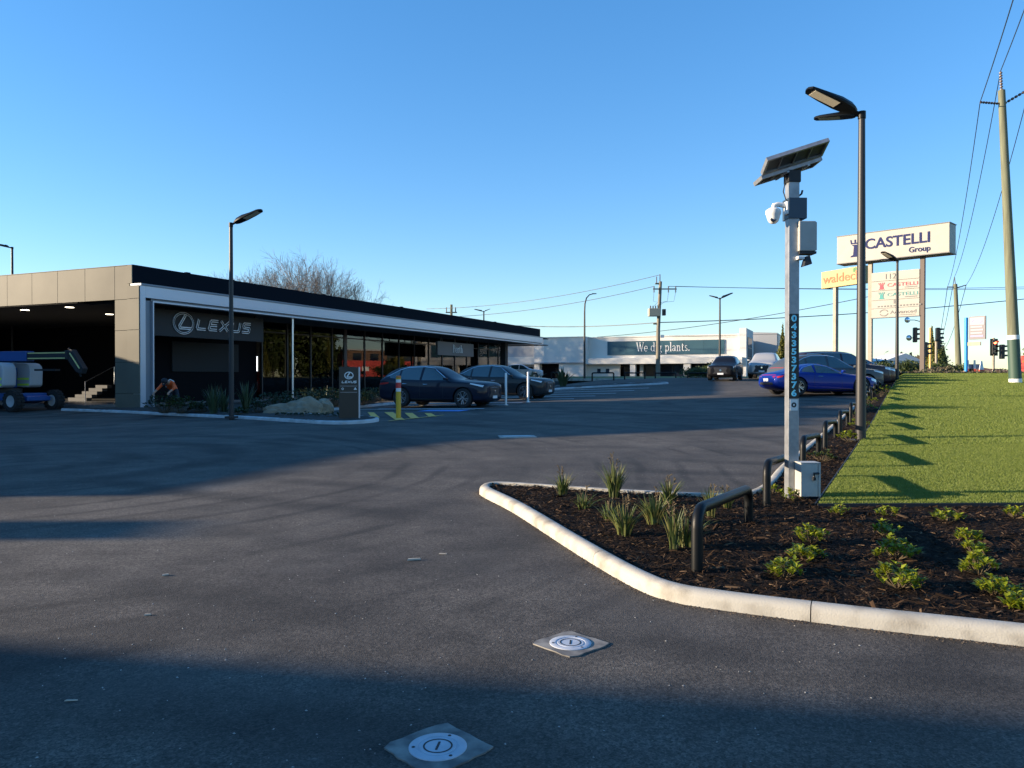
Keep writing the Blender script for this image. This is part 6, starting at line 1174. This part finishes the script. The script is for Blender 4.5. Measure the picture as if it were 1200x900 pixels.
# ---- worker bending in the showroom garden
def person(x, y, z, rz):
    t = empty('person', (x, y, z), rz, 'person in orange high visibility shirt and dark cap bending over the garden shrubs', 'person')
    J = {'pel': (.10, .22, .88), 'sp': (.05, .10, 1.05), 'ch': (-.02, -.10, 1.20), 'nk': (-.06, -.26, 1.22), 'hd': (-.08, -.36, 1.25), 'ht': (-.10, -.45, 1.22),
         'sl': (-.20, -.14, 1.16), 'el': (-.36, -.26, .95), 'wl': (-.46, -.42, .80), 'hl': (-.49, -.48, .75), 'sr': (.16, -.16, 1.17), 'er': (.24, -.34, .95), 'wr': (.12, -.50, .82), 'hr': (.08, -.55, .78),
         'pl': (.0, .22, .84), 'kl': (-.06, .12, .46), 'al': (-.08, .22, .09), 'tl': (-.12, .04, .05), 'pr': (.20, .22, .84), 'kr': (.26, .14, .46), 'ar': (.27, .24, .09), 'tr': (.30, .06, .05)}
    Rd = dict(pel=.15, sp=.145, ch=.155, nk=.06, hd=.095, ht=.085, sl=.075, el=.052, wl=.036, hl=.040, sr=.075, er=.052, wr=.036, hr=.040, pl=.10, kl=.07, al=.05, tl=.045, pr=.10, kr=.07, ar=.05, tr=.045)
    E_ = [('pel', 'sp'), ('sp', 'ch'), ('ch', 'nk'), ('nk', 'hd'), ('hd', 'ht'), ('ch', 'sl'), ('sl', 'el'), ('el', 'wl'), ('wl', 'hl'), ('ch', 'sr'), ('sr', 'er'), ('er', 'wr'), ('wr', 'hr'), ('pel', 'pl'), ('pl', 'kl'), ('kl', 'al'), ('al', 'tl'), ('pel', 'pr'), ('pr', 'kr'), ('kr', 'ar'), ('ar', 'tr')]
    for sd, hn in ((-1, 'hl'), (1, 'hr')):
        b = Vector(J[hn])
        for f in range(5):
            o = (f - 2) * .018; n1, n2 = hn + 'f%d' % f, hn + 'g%d' % f; J[n1] = tuple(b + Vector((o, -.05 if f else -.01, -.035 - .003 * (f == 2)))); J[n2] = tuple(b + Vector((o * 1.2, -.065 if f else -.02, -.075 - .008 * (f in (2, 3))))); Rd[n1] = .011; Rd[n2] = .009; E_ += [(hn, n1), (n1, n2)]
    names = list(J); me = bpy.data.meshes.new('body'); me.from_pydata([J[k] for k in names], [(names.index(a), names.index(b)) for a, b in E_], []); o = link('tmp', me)
    sk = o.modifiers.new('skin', 'SKIN'); ss = o.modifiers.new('sub', 'SUBSURF'); ss.levels = 2
    for i, k in enumerate(names): me.skin_vertices[0].data[i].radius = (Rd[k], Rd[k]); me.skin_vertices[0].data[i].use_root = k == 'pel'
    dg = bpy.context.evaluated_depsgraph_get(); bme = bpy.data.meshes.new_from_object(o.evaluated_get(dg)); bpy.data.objects.remove(o)
    bme.materials.clear()
    for m in ('shirt', 'trousers', 'skin', 'boots'): bme.materials.append(M[m])
    J3 = {k: Vector(v) for k, v in J.items()}
    def cls(c):
        k = min(J3, key=lambda q: (J3[q] - c).length)
        if k in ('hd', 'ht', 'nk', 'wl', 'wr') or k.startswith(('hl', 'hr')): return 2
        if k in ('al', 'tl', 'ar', 'tr'): return 3
        return 1 if k in ('pel', 'pl', 'pr', 'kl', 'kr') and c.z < .93 else 0
    for p in bme.polygons: p.material_index = cls(p.center); p.use_smooth = True
    link('body', bme, t)
    h = Vector(J['ht']); 
    capm = MB().lathe([(.118, -.02), (.122, .02), (.10, .08), (.05, .115), (0, .12)], 18); c = capm.build('cap', 'cap', t, loc=Vector(J['hd']).lerp(h, .5), rot=(R(58), 0, R(-8)), smooth=True); MB().prism([(-.08, -.10), (.08, -.10), (.06, -.19), (-.06, -.19)], lambda a, b: (a, b, -.015), lambda a, b: (a, b, .0)).build('cap_peak', 'cap', c)
    for dx in (-.035, .035): MB().lathe([(0, .012), (.012, .006), (.014, 0), (0, -.004)], 8, (0, 0, 0)).build('eye', 'cap', t, loc=h + Vector((dx, -.055, -.06)))
    MB().tube([h + Vector((0, -.05, -.075)), h + Vector((0, -.085, -.085))], [.014, .018], 6).build('nose', 'skin', t, smooth=True)
    vst = MB(); pts = [Vector(J['sp']).lerp(Vector(J['ch']), .45)]
    MB().tube([(-.13, -.02, 1.0), (-.10, -.03, 1.22), (.02, -.03, 1.30), (.14, -.03, 1.24), (.19, -.02, 1.03)], .022, 6).build('reflective_band', 'reflect', t, smooth=True)
mat('shirt', (.70, .10, .015), .7); mat('trousers', (.015, .018, .03), .8); mat('skin', (.40, .22, .15), .6); mat('boots', (.03, .022, .015), .7); mat('cap', (.012, .013, .018), .8); mat('reflect', (.65, .66, .66), .4)
person(at(199, 30.4), 30.4, sgz(at(199, 30.4), 30.4) - .02, R(10))
